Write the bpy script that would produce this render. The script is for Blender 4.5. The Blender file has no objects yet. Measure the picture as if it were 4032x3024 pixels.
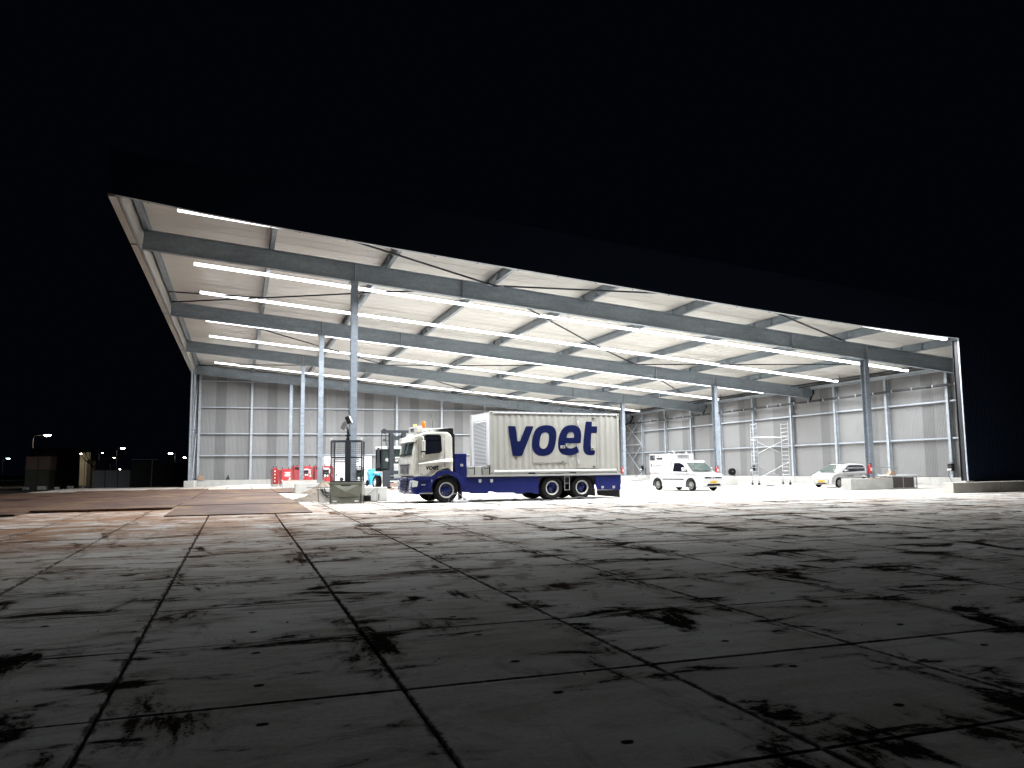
import bpy, bmesh, math, random
from mathutils import Vector, Matrix
random.seed(7)
PI = math.pi
# ------------------------------------------------------------------ camera, world, exposure
sc = bpy.context.scene
col = sc.collection
CZ = 1.380
cam_d = bpy.data.cameras.new("camera")
cam_d.sensor_width = 36.0
cam_d.lens = 36.0 * 3144.08 / 4032.0
cam_d.clip_start = 0.1
cam_d.clip_end = 2000.0
cam = bpy.data.objects.new("camera", cam_d)
col.objects.link(cam)
right = Vector((0.94625973, -0.32322515, -0.01086402))
down = Vector((0.02396518, 0.10358021, -0.99433234))
fwd = Vector((0.32251851, 0.9406363, 0.10575993))
M = Matrix.Identity(4)
for i in range(3):
    M[i][0] = right[i]; M[i][1] = -down[i]; M[i][2] = -fwd[i]
M[0][3], M[1][3], M[2][3] = 0.0, 0.0, CZ
cam.matrix_world = M
sc.camera = cam

world = bpy.data.worlds.new("World")
sc.world = world
world.use_nodes = True
wn = world.node_tree.nodes
bg = wn["Background"]
bg.inputs[0].default_value = (0.22, 0.30, 0.62, 1)      # moonless night: almost black, faintly blue
bg.inputs[1].default_value = 0.0032
sc.view_settings.view_transform = 'Standard'
sc.view_settings.look = 'None'
sc.view_settings.exposure = 0.0
sc.view_settings.gamma = 1.0
sc.view_settings.use_curve_mapping = False
sc.cycles.use_denoising = True
sc.cycles.max_bounces = 7
sc.cycles.diffuse_bounces = 4
sc.cycles.glossy_bounces = 3
sc.cycles.transmission_bounces = 4
sc.cycles.transparent_max_bounces = 6
sc.cycles.sample_clamp_indirect = 6.0
sc.cycles.caustics_reflective = False
sc.cycles.caustics_refractive = False
TUBE_STRENGTH = 5.0
TUBE_SIDE = 5.0
LINE_POWER = 7500.0
LINE_SPREAD = 164.0

# ------------------------------------------------------------------ materials
def nodes_of(name):
    m = bpy.data.materials.new(name); m.use_nodes = True
    nt = m.node_tree; b = nt.nodes["Principled BSDF"]
    return m, nt, b
def nn(nt, t, **kw):
    n = nt.nodes.new(t)
    for k, v in kw.items(): setattr(n, k, v)
    return n
def setin(n, **kw):
    for k, v in kw.items(): n.inputs[k].default_value = v
def ramp(nt, stops, interp='LINEAR'):
    r = nn(nt, 'ShaderNodeValToRGB'); r.color_ramp.interpolation = interp
    e = r.color_ramp.elements
    while len(e) < len(stops): e.new(0.5)
    for el, (p, c) in zip(e, stops):
        el.position = p; el.color = (c, c, c, 1) if isinstance(c, (int, float)) else (*c, 1)
    return r
def math_n(nt, op, a, b=None, clamp=False):
    n = nn(nt, 'ShaderNodeMath', operation=op, use_clamp=clamp)
    for i, s in enumerate((a, b)):
        if s is None: continue
        if isinstance(s, (int, float)): n.inputs[i].default_value = s
        else: nt.links.new(s, n.inputs[i])
    return n.outputs[0]
def mixc(nt, f, a, b, mode='MIX'):
    n = nn(nt, 'ShaderNodeMix', data_type='RGBA', blend_type=mode)
    L = nt.links
    if isinstance(f, (int, float)): n.inputs[0].default_value = f
    else: L.new(f, n.inputs[0])
    for i, s in ((6, a), (7, b)):
        if isinstance(s, tuple): n.inputs[i].default_value = (*s, 1)
        else: L.new(s, n.inputs[i])
    return n.outputs[2]
def wpos(nt, scale=(1, 1, 1), loc=(0, 0, 0), rot=(0, 0, 0), obj=False):
    if obj:
        s = nn(nt, 'ShaderNodeTexCoord').outputs['Object']
    else:
        s = nn(nt, 'ShaderNodeNewGeometry').outputs['Position']
    mp = nn(nt, 'ShaderNodeMapping'); setin(mp, Location=loc, Rotation=rot, Scale=scale)
    nt.links.new(s, mp.inputs[0]); return mp.outputs[0]
def noise(nt, vec, scale, detail=4, rough=0.55, dist=0.0):
    n = nn(nt, 'ShaderNodeTexNoise'); setin(n, Scale=scale, Detail=detail, Roughness=rough, Distortion=dist)
    nt.links.new(vec, n.inputs['Vector']); return n.outputs['Fac']
def bump(nt, b, h, strength=0.2, dist=0.02):
    n = nn(nt, 'ShaderNodeBump'); setin(n, Strength=strength, Distance=dist)
    nt.links.new(h, n.inputs['Height']); nt.links.new(n.outputs[0], b.inputs['Normal'])

def mat(name, c, rough=0.5, metal=0.0, var=0.12, vscale=3.0, bmp=0.0, coat=0.0, stretch=(1, 1, 1), spec=None):
    """painted / plain surface whose tone drifts a little, with fine relief"""
    m, nt, b = nodes_of(name)
    v = wpos(nt, stretch)
    f = noise(nt, v, vscale, 5, 0.6)
    r = ramp(nt, [(0.3, 0.0), (0.7, 1.0)]); nt.links.new(f, r.inputs[0])
    lo = tuple(x * (1 - var) for x in c); hi = tuple(min(1, x * (1 + var * 0.6)) for x in c)
    nt.links.new(mixc(nt, r.outputs[0], lo, hi), b.inputs['Base Color'])
    rr = nn(nt, 'ShaderNodeMapRange'); setin(rr, **{'To Min': max(0.02, rough - 0.08), 'To Max': min(1, rough + 0.1)})
    nt.links.new(f, rr.inputs[0]); nt.links.new(rr.outputs[0], b.inputs['Roughness'])
    b.inputs['Metallic'].default_value = metal
    b.inputs['Coat Weight'].default_value = coat
    if coat: b.inputs['Coat Roughness'].default_value = 0.06
    if spec is not None: b.inputs['Specular IOR Level'].default_value = spec
    if bmp: bump(nt, b, noise(nt, v, vscale * 12, 3, 0.6), bmp, 0.01)
    return m
def emis(name, c, s, base=(0.8, 0.8, 0.8)):
    m, nt, b = nodes_of(name)
    setin(b, **{'Base Color': (*base, 1), 'Emission Color': (*c, 1), 'Emission Strength': s, 'Roughness': 0.4})
    return m
def glass(name, c, rough=0.05, alpha=1.0):
    m, nt, b = nodes_of(name)
    v = wpos(nt)
    f = noise(nt, v, 1.2, 2)
    nt.links.new(mixc(nt, f, tuple(x * 0.7 for x in c), tuple(x * 1.3 for x in c)), b.inputs['Base Color'])
    setin(b, Roughness=rough, **{'Specular IOR Level': 0.8, 'Alpha': alpha})
    return m

def galv(name, c, lo=0.80):
    m, nt, b = nodes_of(name)
    v = wpos(nt, (1, 1, 1))
    vo = nn(nt, 'ShaderNodeTexVoronoi'); setin(vo, Scale=9.0); nt.links.new(v, vo.inputs['Vector'])
    big = noise(nt, wpos(nt, (0.5, 0.5, 1.4)), 1.3, 5, 0.6)
    streak = noise(nt, wpos(nt, (0.35, 0.35, 3.5), rot=(0, 0.12, 0)), 2.2, 4, 0.65)
    s = math_n(nt, 'ADD', math_n(nt, 'MULTIPLY', big, 0.55), math_n(nt, 'MULTIPLY', streak, 0.45))
    r = ramp(nt, [(0.36, 0.0), (0.64, 1.0)]); nt.links.new(s, r.inputs[0])
    base = mixc(nt, r.outputs[0], tuple(x * lo for x in c), tuple(min(1, x * 1.18) for x in c))
    sp = nn(nt, 'ShaderNodeSeparateColor'); nt.links.new(vo.outputs['Color'], sp.inputs[0])
    base = mixc(nt, 0.10, base, sp.outputs[0], 'OVERLAY')
    nt.links.new(base, b.inputs['Base Color'])
    setin(b, Metallic=0.25, Roughness=0.42)
    return m

def mod2(nt, s, off):
    a = math_n(nt, 'ADD', s, off)
    return math_n(nt, 'FLOORED_MODULO', a, 2.0)

def concrete_slab_mat():
    m, nt, b = nodes_of("slab_concrete")
    L = nt.links
    P = nn(nt, 'ShaderNodeNewGeometry').outputs['Position']
    sep = nn(nt, 'ShaderNodeSeparateXYZ'); L.new(P, sep.inputs[0])
    X, Y = sep.outputs[0], sep.outputs[1]
    lx = mod2(nt, X, 0.8296 + 4000.0); ly = mod2(nt, Y, -5.8965 + 4000.0)
    # tone per slab
    wn_ = nn(nt, 'ShaderNodeTexWhiteNoise', noise_dimensions='2D')
    cx = math_n(nt, 'FLOOR', math_n(nt, 'MULTIPLY', math_n(nt, 'ADD', X, 0.8296), 0.5))
    cy = math_n(nt, 'FLOOR', math_n(nt, 'MULTIPLY', math_n(nt, 'ADD', Y, -5.8965), 0.5))
    cmb = nn(nt, 'ShaderNodeCombineXYZ'); L.new(cx, cmb.inputs[0]); L.new(cy, cmb.inputs[1]); L.new(cmb.outputs[0], wn_.inputs[0])
    big = noise(nt, wpos(nt, (0.7, 1.0, 1)), 0.9, 6, 0.62, 0.4)
    fine = noise(nt, wpos(nt), 26.0, 5, 0.75)
    wipe = noise(nt, wpos(nt, (0.55, 2.3, 1), rot=(0, 0, 0.12)), 1.5, 5, 0.6, 0.6)
    t = math_n(nt, 'ADD', math_n(nt, 'MULTIPLY', big, 0.5), math_n(nt, 'MULTIPLY', wipe, 0.5))
    r = ramp(nt, [(0.34, (0.37, 0.355, 0.325)), (0.52, (0.52, 0.52, 0.50)), (0.7, (0.60, 0.615, 0.60))]); L.new(t, r.inputs[0])
    base = mixc(nt, math_n(nt, 'MULTIPLY', wn_.outputs[0], 0.38), r.outputs[0], (0.26, 0.255, 0.235))
    base = mixc(nt, 0.35, base, fine, 'OVERLAY')
    # distance to the slab edges
    ex = math_n(nt, 'MINIMUM', lx, math_n(nt, 'SUBTRACT', 2.0, lx))
    ey = math_n(nt, 'MINIMUM', ly, math_n(nt, 'SUBTRACT', 2.0, ly))
    e = math_n(nt, 'MINIMUM', ex, ey)
    # black sludge: long smears, mostly a hand's breadth in from the joints, torn at the rim
    sm = noise(nt, wpos(nt, (0.62, 1.5, 1), loc=(3.1, 7.7, 0)), 1.15, 7, 0.66, 0.5)
    sm2 = noise(nt, wpos(nt, (1.7, 0.6, 1), loc=(11.1, 2.7, 0)), 0.9, 7, 0.66, 0.5)
    sm3 = math_n(nt, 'MAXIMUM', sm, math_n(nt, 'MULTIPLY', sm2, 0.965))
    band = ramp(nt, [(0.0, 0.55), (0.10, 1.0), (0.26, 0.62), (0.55, 0.0)]); L.new(e, band.inputs[0])
    sm4 = math_n(nt, 'ADD', sm3, math_n(nt, 'MULTIPLY', band.outputs[0], 0.075))
    sm5 = math_n(nt, 'ADD', sm4, math_n(nt, 'MULTIPLY', math_n(nt, 'SUBTRACT', fine, 0.5), 0.20))
    yf = nn(nt, 'ShaderNodeMapRange'); setin(yf, **{'From Min': 27.0, 'From Max': 35.0, 'To Min': 0.0, 'To Max': 0.10}); L.new(Y, yf.inputs[0])
    sm5 = math_n(nt, 'SUBTRACT', sm5, yf.outputs[0])
    lane = noise(nt, wpos(nt, (0.9, 0.28, 1), loc=(5.0, 1.0, 0), rot=(0, 0, 0.5)), 0.33, 3, 0.5, 0.8)
    sm5 = math_n(nt, 'ADD', sm5, math_n(nt, 'MULTIPLY', math_n(nt, 'SUBTRACT', lane, 0.5), 0.16))
    sr = ramp(nt, [(0.618, 0.0), (0.660, 1.0)]); L.new(sm5, sr.inputs[0])
    veil = ramp(nt, [(0.55, 0.0), (0.67, 0.6)]); L.new(sm4, veil.inputs[0])
    base = mixc(nt, veil.outputs[0], base, (0.115, 0.095, 0.08))
    # brown mud carried out of the hall, streaked by tyres
    yb = nn(nt, 'ShaderNodeMapRange', interpolation_type='SMOOTHSTEP'); setin(yb, **{'From Min': 11.0, 'From Max': 21.0}); L.new(Y, yb.inputs[0])
    yb2 = nn(nt, 'ShaderNodeMapRange', interpolation_type='SMOOTHSTEP'); setin(yb2, **{'From Min': 26.0, 'From Max': 33.0, 'To Min': 1.0, 'To Max': 0.15}); L.new(Y, yb2.inputs[0])
    mudn = noise(nt, wpos(nt, (0.32, 1.1, 1), rot=(0, 0, -0.1)), 0.8, 7, 0.68, 1.2)
    mr = ramp(nt, [(0.43, 0.0), (0.56, 1.0)]); L.new(mudn, mr.inputs[0])
    mf = math_n(nt, 'MULTIPLY', mr.outputs[0], math_n(nt, 'MULTIPLY', yb.outputs[0], yb2.outputs[0]))
    base = mixc(nt, math_n(nt, 'MULTIPLY', mf, 0.5), base, (0.27, 0.19, 0.14))
    base = mixc(nt, sr.outputs[0], base, (0.018, 0.015, 0.013))
    tyr = noise(nt, wpos(nt, (0.42, 1.25, 1), rot=(0, 0, 0.09)), 1.1, 7, 0.72, 1.6)
    tyr2 = noise(nt, wpos(nt, (0.45, 1.15, 1), loc=(9, 4, 0), rot=(0, 0, -0.4)), 1.0, 7, 0.7, 1.4)
    tr_ = ramp(nt, [(0.575, 0.0), (0.605, 1.0)]); L.new(math_n(nt, 'MAXIMUM', tyr, tyr2), tr_.inputs[0])
    yt = nn(nt, 'ShaderNodeMapRange', interpolation_type='SMOOTHSTEP'); setin(yt, **{'From Min': 6.0, 'From Max': 14.0, 'To Min': 0.15, 'To Max': 0.62}); L.new(Y, yt.inputs[0])
    yt2 = nn(nt, 'ShaderNodeMapRange', interpolation_type='SMOOTHSTEP'); setin(yt2, **{'From Min': 29.0, 'From Max': 34.0, 'To Min': 1.0, 'To Max': 0.1}); L.new(Y, yt2.inputs[0])
    base = mixc(nt, math_n(nt, 'MULTIPLY', tr_.outputs[0], math_n(nt, 'MULTIPLY', yt.outputs[0], yt2.outputs[0])), base, (0.085, 0.058, 0.045))
    # orange-brown clay spread off the steel plates on the left
    xl = nn(nt, 'ShaderNodeMapRange', interpolation_type='SMOOTHSTEP'); setin(xl, **{'From Min': 9.0, 'From Max': -5.0}); L.new(X, xl.inputs[0])
    yl = nn(nt, 'ShaderNodeMapRange', interpolation_type='SMOOTHSTEP'); setin(yl, **{'From Min': 9.0, 'From Max': 24.0}); L.new(Y, yl.inputs[0])
    cn = noise(nt, wpos(nt, (0.5, 0.6, 1), loc=(2, 8, 0), rot=(0, 0, 0.4)), 0.8, 7, 0.7, 1.4)
    cr_ = ramp(nt, [(0.36, 0.0), (0.55, 1.0)]); L.new(cn, cr_.inputs[0])
    base = mixc(nt, math_n(nt, 'MULTIPLY', cr_.outputs[0], math_n(nt, 'MULTIPLY', xl.outputs[0], yl.outputs[0])), base, (0.20, 0.122, 0.08))
    # slab colour darkened inside the hall to offset the bright lamplight there
    yi = nn(nt, 'ShaderNodeMapRange'); setin(yi, **{'From Min': 35.6, 'From Max': 36.2}); L.new(Y, yi.inputs[0])
    base = mixc(nt, math_n(nt, 'MULTIPLY', yi.outputs[0], 0.75), base, (0.34, 0.32, 0.29))
    # crumbs
    cr = nn(nt, 'ShaderNodeTexVoronoi'); setin(cr, Scale=14.0, Randomness=1.0); L.new(P, cr.inputs['Vector'])
    crr = ramp(nt, [(0.05, 1.0), (0.11, 0.0)]); L.new(cr.outputs['Distance'], crr.inputs[0])
    patch = ramp(nt, [(0.52, 0.0), (0.60, 1.0)]); L.new(sm3, patch.inputs[0])
    base = mixc(nt, math_n(nt, 'MULTIPLY', crr.outputs[0], patch.outputs[0]), base, (0.02, 0.017, 0.015))
    # worn dark rim at the steel edge angle
    rimn = noise(nt, wpos(nt), 5.0, 4, 0.7)
    erim = math_n(nt, 'MINIMUM', ex, math_n(nt, 'ADD', math_n(nt, 'MULTIPLY', ey, 1.5), 0.004))
    e2 = math_n(nt, 'SUBTRACT', erim, math_n(nt, 'MULTIPLY', math_n(nt, 'SUBTRACT', rimn, 0.45), 0.16))
    rim = ramp(nt, [(0.006, 1.0), (0.030, 0.0)]); L.new(e2, rim.inputs[0])
    base = mixc(nt, math_n(nt, 'MULTIPLY', rim.outputs[0], 0.85), base, (0.03, 0.025, 0.021))
    L.new(base, b.inputs['Base Color'])
    rg = nn(nt, 'ShaderNodeMapRange'); setin(rg, **{'To Min': 0.72, 'To Max': 0.95}); L.new(t, rg.inputs[0]); L.new(rg.outputs[0], b.inputs['Roughness'])
    b.inputs['Specular IOR Level'].default_value = 0.0
    h = math_n(nt, 'ADD', math_n(nt, 'MULTIPLY', fine, 0.35), math_n(nt, 'MULTIPLY', sr.outputs[0], 0.6))
    bump(nt, b, h, 0.55, 0.02)
    return m

def rusty_plate_mat():
    m, nt, b = nodes_of("rusty_plate_steel")
    L = nt.links
    a = noise(nt, wpos(nt, (0.8, 0.45, 1)), 0.42, 6, 0.66, 1.0)
    s = noise(nt, wpos(nt, (0.5, 0.75, 1), rot=(0, 0, 0.5)), 0.9, 6, 0.70, 1.8)
    t = math_n(nt, 'ADD', math_n(nt, 'MULTIPLY', a, 0.5), math_n(nt, 'MULTIPLY', s, 0.5))
    r = ramp(nt, [(0.38, (0.028, 0.011, 0.007)), (0.45, (0.048, 0.021, 0.012)), (0.515, (0.062, 0.035, 0.024)), (0.57, (0.110, 0.056, 0.019)), (0.63, (0.125, 0.090, 0.066))])
    L.new(t, r.inputs[0]); L.new(r.outputs[0], b.inputs['Base Color'])
    setin(b, Roughness=0.75, Metallic=0.1, **{'Specular IOR Level': 0.2})
    bump(nt, b, noise(nt, wpos(nt), 9, 5, 0.7), 0.3, 0.01)
    return m

M_ = {}
M_['slab'] = concrete_slab_mat()
M_['plate'] = rusty_plate_mat()
M_['soil'] = mat("dark_soil", (0.06, 0.055, 0.048), 0.9, var=0.4, vscale=0.6, bmp=0.5)
M_['floor'] = mat("hall_floor_concrete", (0.45, 0.48, 0.44), 0.7, var=0.14, vscale=0.5, bmp=0.1)
M_['conc'] = mat("pale_concrete", (0.36, 0.355, 0.335), 0.8, var=0.16, vscale=1.6, bmp=0.25)
M_['conc2'] = mat("grey_concrete", (0.40, 0.385, 0.35), 0.8, var=0.2, vscale=2.0, bmp=0.3)
M_['galv'] = galv("galvanised_steel", (0.205, 0.240, 0.27))
M_['galv_l'] = galv("galvanised_steel_light", (0.33, 0.36, 0.395), 0.86)
M_['galv_c'] = galv("galvanised_column_steel", (0.20, 0.23, 0.265), 0.82)
M_['deck'] = mat("cream_roof_panel", (0.66, 0.64, 0.60), 0.36, var=0.05, vscale=0.8, spec=0.5)
M_['wall_a'] = mat("light_grey_sheet", (0.195, 0.195, 0.196), 0.5, var=0.05, vscale=0.7)
M_['wall_b'] = mat("dark_grey_sheet", (0.132, 0.133, 0.134), 0.5, var=0.05, vscale=0.7)
M_['wall_c'] = mat("mid_grey_sheet", (0.172, 0.172, 0.172), 0.5, var=0.05, vscale=0.7)
M_['fascia'] = mat("grey_fascia_sheet", (0.36, 0.345, 0.32), 0.5, var=0.08, vscale=1.0)
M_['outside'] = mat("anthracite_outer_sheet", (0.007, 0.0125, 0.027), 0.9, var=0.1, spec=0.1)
M_['grime'] = mat("packed_grime", (0.02, 0.018, 0.016), 0.95, var=0.2, spec=0.0)
M_['tube'] = emis("led_tube_glow", (0.93, 0.96, 1.0), TUBE_STRENGTH)
M_['tubeside'] = emis("led_lens_side", (0.93, 0.96, 1.0), TUBE_SIDE)
M_['trunk'] = mat("white_trunking", (0.75, 0.75, 0.74), 0.4)
M_['pipe'] = mat("dark_grey_pipe", (0.035, 0.035, 0.038), 0.6, spec=0.2)
M_['black'] = mat("black_plastic", (0.008, 0.008, 0.009), 0.5, var=0.3, spec=0.25)
M_['rubber'] = mat("tyre_rubber", (0.010, 0.010, 0.010), 0.9, var=0.3, vscale=8, bmp=0.3, spec=0.15)
M_['cream'] = mat("cream_white_paint", (0.68, 0.665, 0.60), 0.25, var=0.03, coat=0.6)
M_['cont'] = mat("cream_container_paint", (0.375, 0.368, 0.335), 0.45, var=0.07, vscale=1.4, coat=0.15, stretch=(1.5, 1.5, 0.35))
M_['contw'] = mat("white_container_paint", (0.64, 0.65, 0.66), 0.4, var=0.05, vscale=1.2)
M_['white'] = mat("white_car_paint", (0.50, 0.50, 0.505), 0.2, var=0.02, coat=0.8)
M_['navy'] = mat("navy_blue_paint", (0.006, 0.012, 0.105), 0.35, var=0.12, coat=0.2, spec=0.3)
M_['logo'] = mat("navy_logo_print", (0.002, 0.006, 0.050), 0.8, var=0.06, spec=0.1)
M_['textk'] = mat("dark_print", (0.006, 0.006, 0.012), 0.8, spec=0.1)
M_['textg'] = mat("grey_print", (0.12, 0.12, 0.125), 0.5)
M_['glass'] = glass("vehicle_glass", (0.045, 0.062, 0.058), 0.04)
M_['glassd'] = glass("dark_side_glass", (0.008, 0.009, 0.014), 0.04)
M_['chrome'] = mat("bright_metal", (0.50, 0.50, 0.505), 0.25, metal=0.9, var=0.05)
M_['alu'] = mat("aluminium_tube", (0.36, 0.37, 0.38), 0.35, metal=0.45, var=0.06)
M_['greybox'] = mat("grey_box_paint", (0.36, 0.36, 0.335), 0.45, var=0.06)
M_['lamp'] = mat("headlamp_lens", (0.70, 0.72, 0.70), 0.12, var=0.15, vscale=12)
M_['orange'] = mat("amber_beacon_lens", (0.85, 0.17, 0.02), 0.25, var=0.15)
M_['yellow'] = mat("yellow_beacon_lens", (0.85, 0.55, 0.08), 0.3, var=0.1)
M_['plateyel'] = mat("yellow_number_plate", (0.75, 0.42, 0.03), 0.5, var=0.04)
M_['red'] = mat("signal_red_paint", (0.29, 0.012, 0.018), 0.4, var=0.1, coat=0.3)
M_['redd'] = mat("dull_red_grille", (0.20, 0.02, 0.025), 0.6, var=0.2)
M_['pink'] = mat("pale_sticker", (0.70, 0.48, 0.42), 0.6)
M_['sticker'] = mat("white_sticker", (0.8, 0.8, 0.8), 0.6, var=0.02)
M_['olive'] = mat("olive_grey_steel", (0.17, 0.172, 0.14), 0.38, var=0.12, vscale=2, metal=0.1)
M_['anthra'] = mat("anthracite_steel", (0.022, 0.026, 0.033), 0.5, var=0.15, spec=0.3)
M_['cyan'] = mat("cyan_blue_paint", (0.02, 0.30, 0.52), 0.4, var=0.08)
M_['cloth'] = mat("beige_tarpaulin", (0.17, 0.145, 0.115), 0.85, var=0.2, vscale=3)
M_['card'] = mat("cardboard_brown", (0.27, 0.19, 0.125), 0.85, var=0.08)
M_['wood'] = mat("weathered_timber", (0.30, 0.235, 0.19), 0.8, var=0.3, vscale=2, stretch=(0.3, 4, 4))
M_['mesh'] = mat("dark_mesh_panel", (0.060, 0.050, 0.047), 0.7, var=0.2, vscale=6)
M_['darkbox'] = mat("dark_site_cabin", (0.05, 0.055, 0.06), 0.7, var=0.2)
M_['greycab'] = mat("grey_cabin_paint", (0.27, 0.29, 0.31), 0.7, var=0.12, vscale=1.5)
M_['brown'] = mat("brown_cabin_paint", (0.24, 0.17, 0.14), 0.7, var=0.2, vscale=1)
M_['greenc'] = mat("green_cabin_paint", (0.09, 0.10, 0.07), 0.7, var=0.25, vscale=1)
M_['brick'] = mat("far_pale_facade", (0.40, 0.36, 0.27), 0.8, var=0.2, vscale=0.4)
M_['bark'] = mat("bark", (0.05, 0.042, 0.035), 0.9, var=0.3)
M_['lampw'] = emis("street_lamp_glow", (1.0, 0.93, 0.80), 60.0)
M_['lampg'] = emis("street_lamp_green_glow", (0.55, 1.0, 0.78), 20.0)
M_['steelpost'] = mat("lamp_post_steel", (0.10, 0.09, 0.085), 0.6)

# ------------------------------------------------------------------ helpers
def link(o, parent=None):
    col.objects.link(o)
    if parent is not None: o.parent = parent
    return o
def tag(o, label=None, cat=None, group=None, kind=None):
    if label: o['label'] = label
    if cat: o['category'] = cat
    if group: o['group'] = group
    if kind: o['kind'] = kind
    return o
def empty(name, loc=(0, 0, 0), rz=0.0, label=None, cat=None, group=None):
    o = bpy.data.objects.new(name, None); o.location = loc; o.rotation_euler = (0, 0, rz)
    o.empty_display_size = 0.3
    link(o); return tag(o, label, cat, group)

class MB:
    def __init__(s): s.v = []; s.f = []; s.mi = []; s.cur = 0
    def add(s, vs, fs):
        b = len(s.v); s.v += [tuple(p) for p in vs]; s.f += [tuple(i + b for i in f) for f in fs]; s.mi += [s.cur] * len(fs); return s
    def box(s, c, d, rot=None):
        x, y, z = (k / 2 for k in d)
        vs = [Vector((i * x, j * y, k * z)) for i in (-1, 1) for j in (-1, 1) for k in (-1, 1)]
        if rot is not None: vs = [rot @ p for p in vs]
        vs = [p + Vector(c) for p in vs]
        return s.add(vs, [(0, 1, 3, 2), (4, 6, 7, 5), (0, 4, 5, 1), (2, 3, 7, 6), (0, 2, 6, 4), (1, 5, 7, 3)])
    def bx(s, x0, x1, y0, y1, z0, z1):
        return s.box(((x0 + x1) / 2, (y0 + y1) / 2, (z0 + z1) / 2), (abs(x1 - x0), abs(y1 - y0), abs(z1 - z0)))
    def prism(s, pts, vec):
        """pts: planar polygon in 3D, swept by vec"""
        n = len(pts); vec = Vector(vec)
        vs = [Vector(p) for p in pts] + [Vector(p) + vec for p in pts]
        fs = [tuple(range(n))[::-1], tuple(range(n, 2 * n))] + [(i, (i + 1) % n, n + (i + 1) % n, n + i) for i in range(n)]
        return s.add(vs, fs)
    def bar(s, a, b, w, h=None, up=(0, 0, 1)):
        a, b = Vector(a), Vector(b); h = h or w; d = (b - a)
        if d.length < 1e-6: return s
        dn = d.normalized(); u = Vector(up)
        if abs(dn.dot(u)) > 0.98: u = Vector((1, 0, 0))
        r = dn.cross(u).normalized() * (w / 2); u = r.cross(dn).normalized() * (h / 2)
        return s.prism([a - r - u, a + r - u, a + r + u, a - r + u], d)
    def cyl(s, a, b, r, n=12, r2=None, cap=True):
        a, b = Vector(a), Vector(b); r2 = r if r2 is None else r2
        dn = (b - a).normalized(); u = Vector((0, 0, 1)) if abs(dn.z) < 0.9 else Vector((1, 0, 0))
        e1 = dn.cross(u).normalized(); e2 = dn.cross(e1)
        vs = [a + (e1 * math.cos(2 * PI * i / n) + e2 * math.sin(2 * PI * i / n)) * r for i in range(n)]
        vs += [b + (e1 * math.cos(2 * PI * i / n) + e2 * math.sin(2 * PI * i / n)) * r2 for i in range(n)]
        fs = [(i, (i + 1) % n, n + (i + 1) % n, n + i) for i in range(n)]
        if cap: fs += [tuple(range(n))[::-1], tuple(range(n, 2 * n))]
        return s.add(vs, fs)
    def tube(s, pts, r, n=6):
        pts = [Vector(p) for p in pts]; rings = []
        for i, p in enumerate(pts):
            d = (pts[min(i + 1, len(pts) - 1)] - pts[max(i - 1, 0)]).normalized()
            u = Vector((0, 0, 1)) if abs(d.z) < 0.9 else Vector((1, 0, 0))
            e1 = d.cross(u).normalized(); e2 = d.cross(e1)
            rr = r[i] if isinstance(r, (list, tuple)) else r
            rings.append([p + (e1 * math.cos(2 * PI * k / n) + e2 * math.sin(2 * PI * k / n)) * rr for k in range(n)])
        vs = [q for ring in rings for q in ring]; fs = []
        for i in range(len(pts) - 1):
            for k in range(n):
                fs.append((i * n + k, i * n + (k + 1) % n, (i + 1) * n + (k + 1) % n, (i + 1) * n + k))
        fs += [tuple(range(n))[::-1], tuple(range((len(pts) - 1) * n, len(pts) * n))]
        return s.add(vs, fs)
    def lathe(s, prof, c, axis='y', n=28):
        """prof: (r, t) pairs, t along axis"""
        vs = []; m = len(prof)
        for i in range(n):
            a = 2 * PI * i / n
            for r, t in prof:
                p = (r * math.cos(a), t, r * math.sin(a)) if axis == 'y' else ((r * math.cos(a), r * math.sin(a), t) if axis == 'z' else (t, r * math.cos(a), r * math.sin(a)))
                vs.append(Vector(p) + Vector(c))
        fs = [(i * m + k, i * m + k + 1, ((i + 1) % n) * m + k + 1, ((i + 1) % n) * m + k) for i in range(n) for k in range(m - 1)]
        return s.add(vs, fs)
    def loft(s, rings, cap=True):
        n = len(rings[0]); vs = [Vector(p) for r in rings for p in r]; fs = []
        for i in range(len(rings) - 1):
            for k in range(n):
                fs.append((i * n + k, i * n + (k + 1) % n, (i + 1) * n + (k + 1) % n, (i + 1) * n + k))
        if cap: fs += [tuple(range(n))[::-1], tuple(range((len(rings) - 1) * n, len(rings) * n))]
        return s.add(vs, fs)
    def ibeam(s, a, b, h, w, tf=0.02, tw=0.012, up=(0, 0, 1)):
        a, b = Vector(a), Vector(b); dn = (b - a).normalized(); u = Vector(up)
        u = (u - dn * u.dot(dn)).normalized(); r = dn.cross(u).normalized()
        H, W, T, t = h / 2, w / 2, tf, tw / 2
        prof = [(-W, -H), (W, -H), (W, -H + T), (t, -H + T), (t, H - T), (W, H - T), (W, H), (-W, H), (-W, H - T), (-t, H - T), (-t, -H + T), (-W, -H + T)]
        return s.prism([a + r * x + u * y for x, y in prof], b - a)
    def mesh(s, name, mats):
        me = bpy.data.meshes.new(name)
        me.from_pydata([tuple(p) for p in s.v], [], s.f)
        for m in (mats if isinstance(mats, (list, tuple)) else [mats]): me.materials.append(m)
        me.polygons.foreach_set('material_index', s.mi)
        bm = bmesh.new(); bm.from_mesh(me); bmesh.ops.recalc_face_normals(bm, faces=bm.faces); bm.to_mesh(me); bm.free()
        return me
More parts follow.
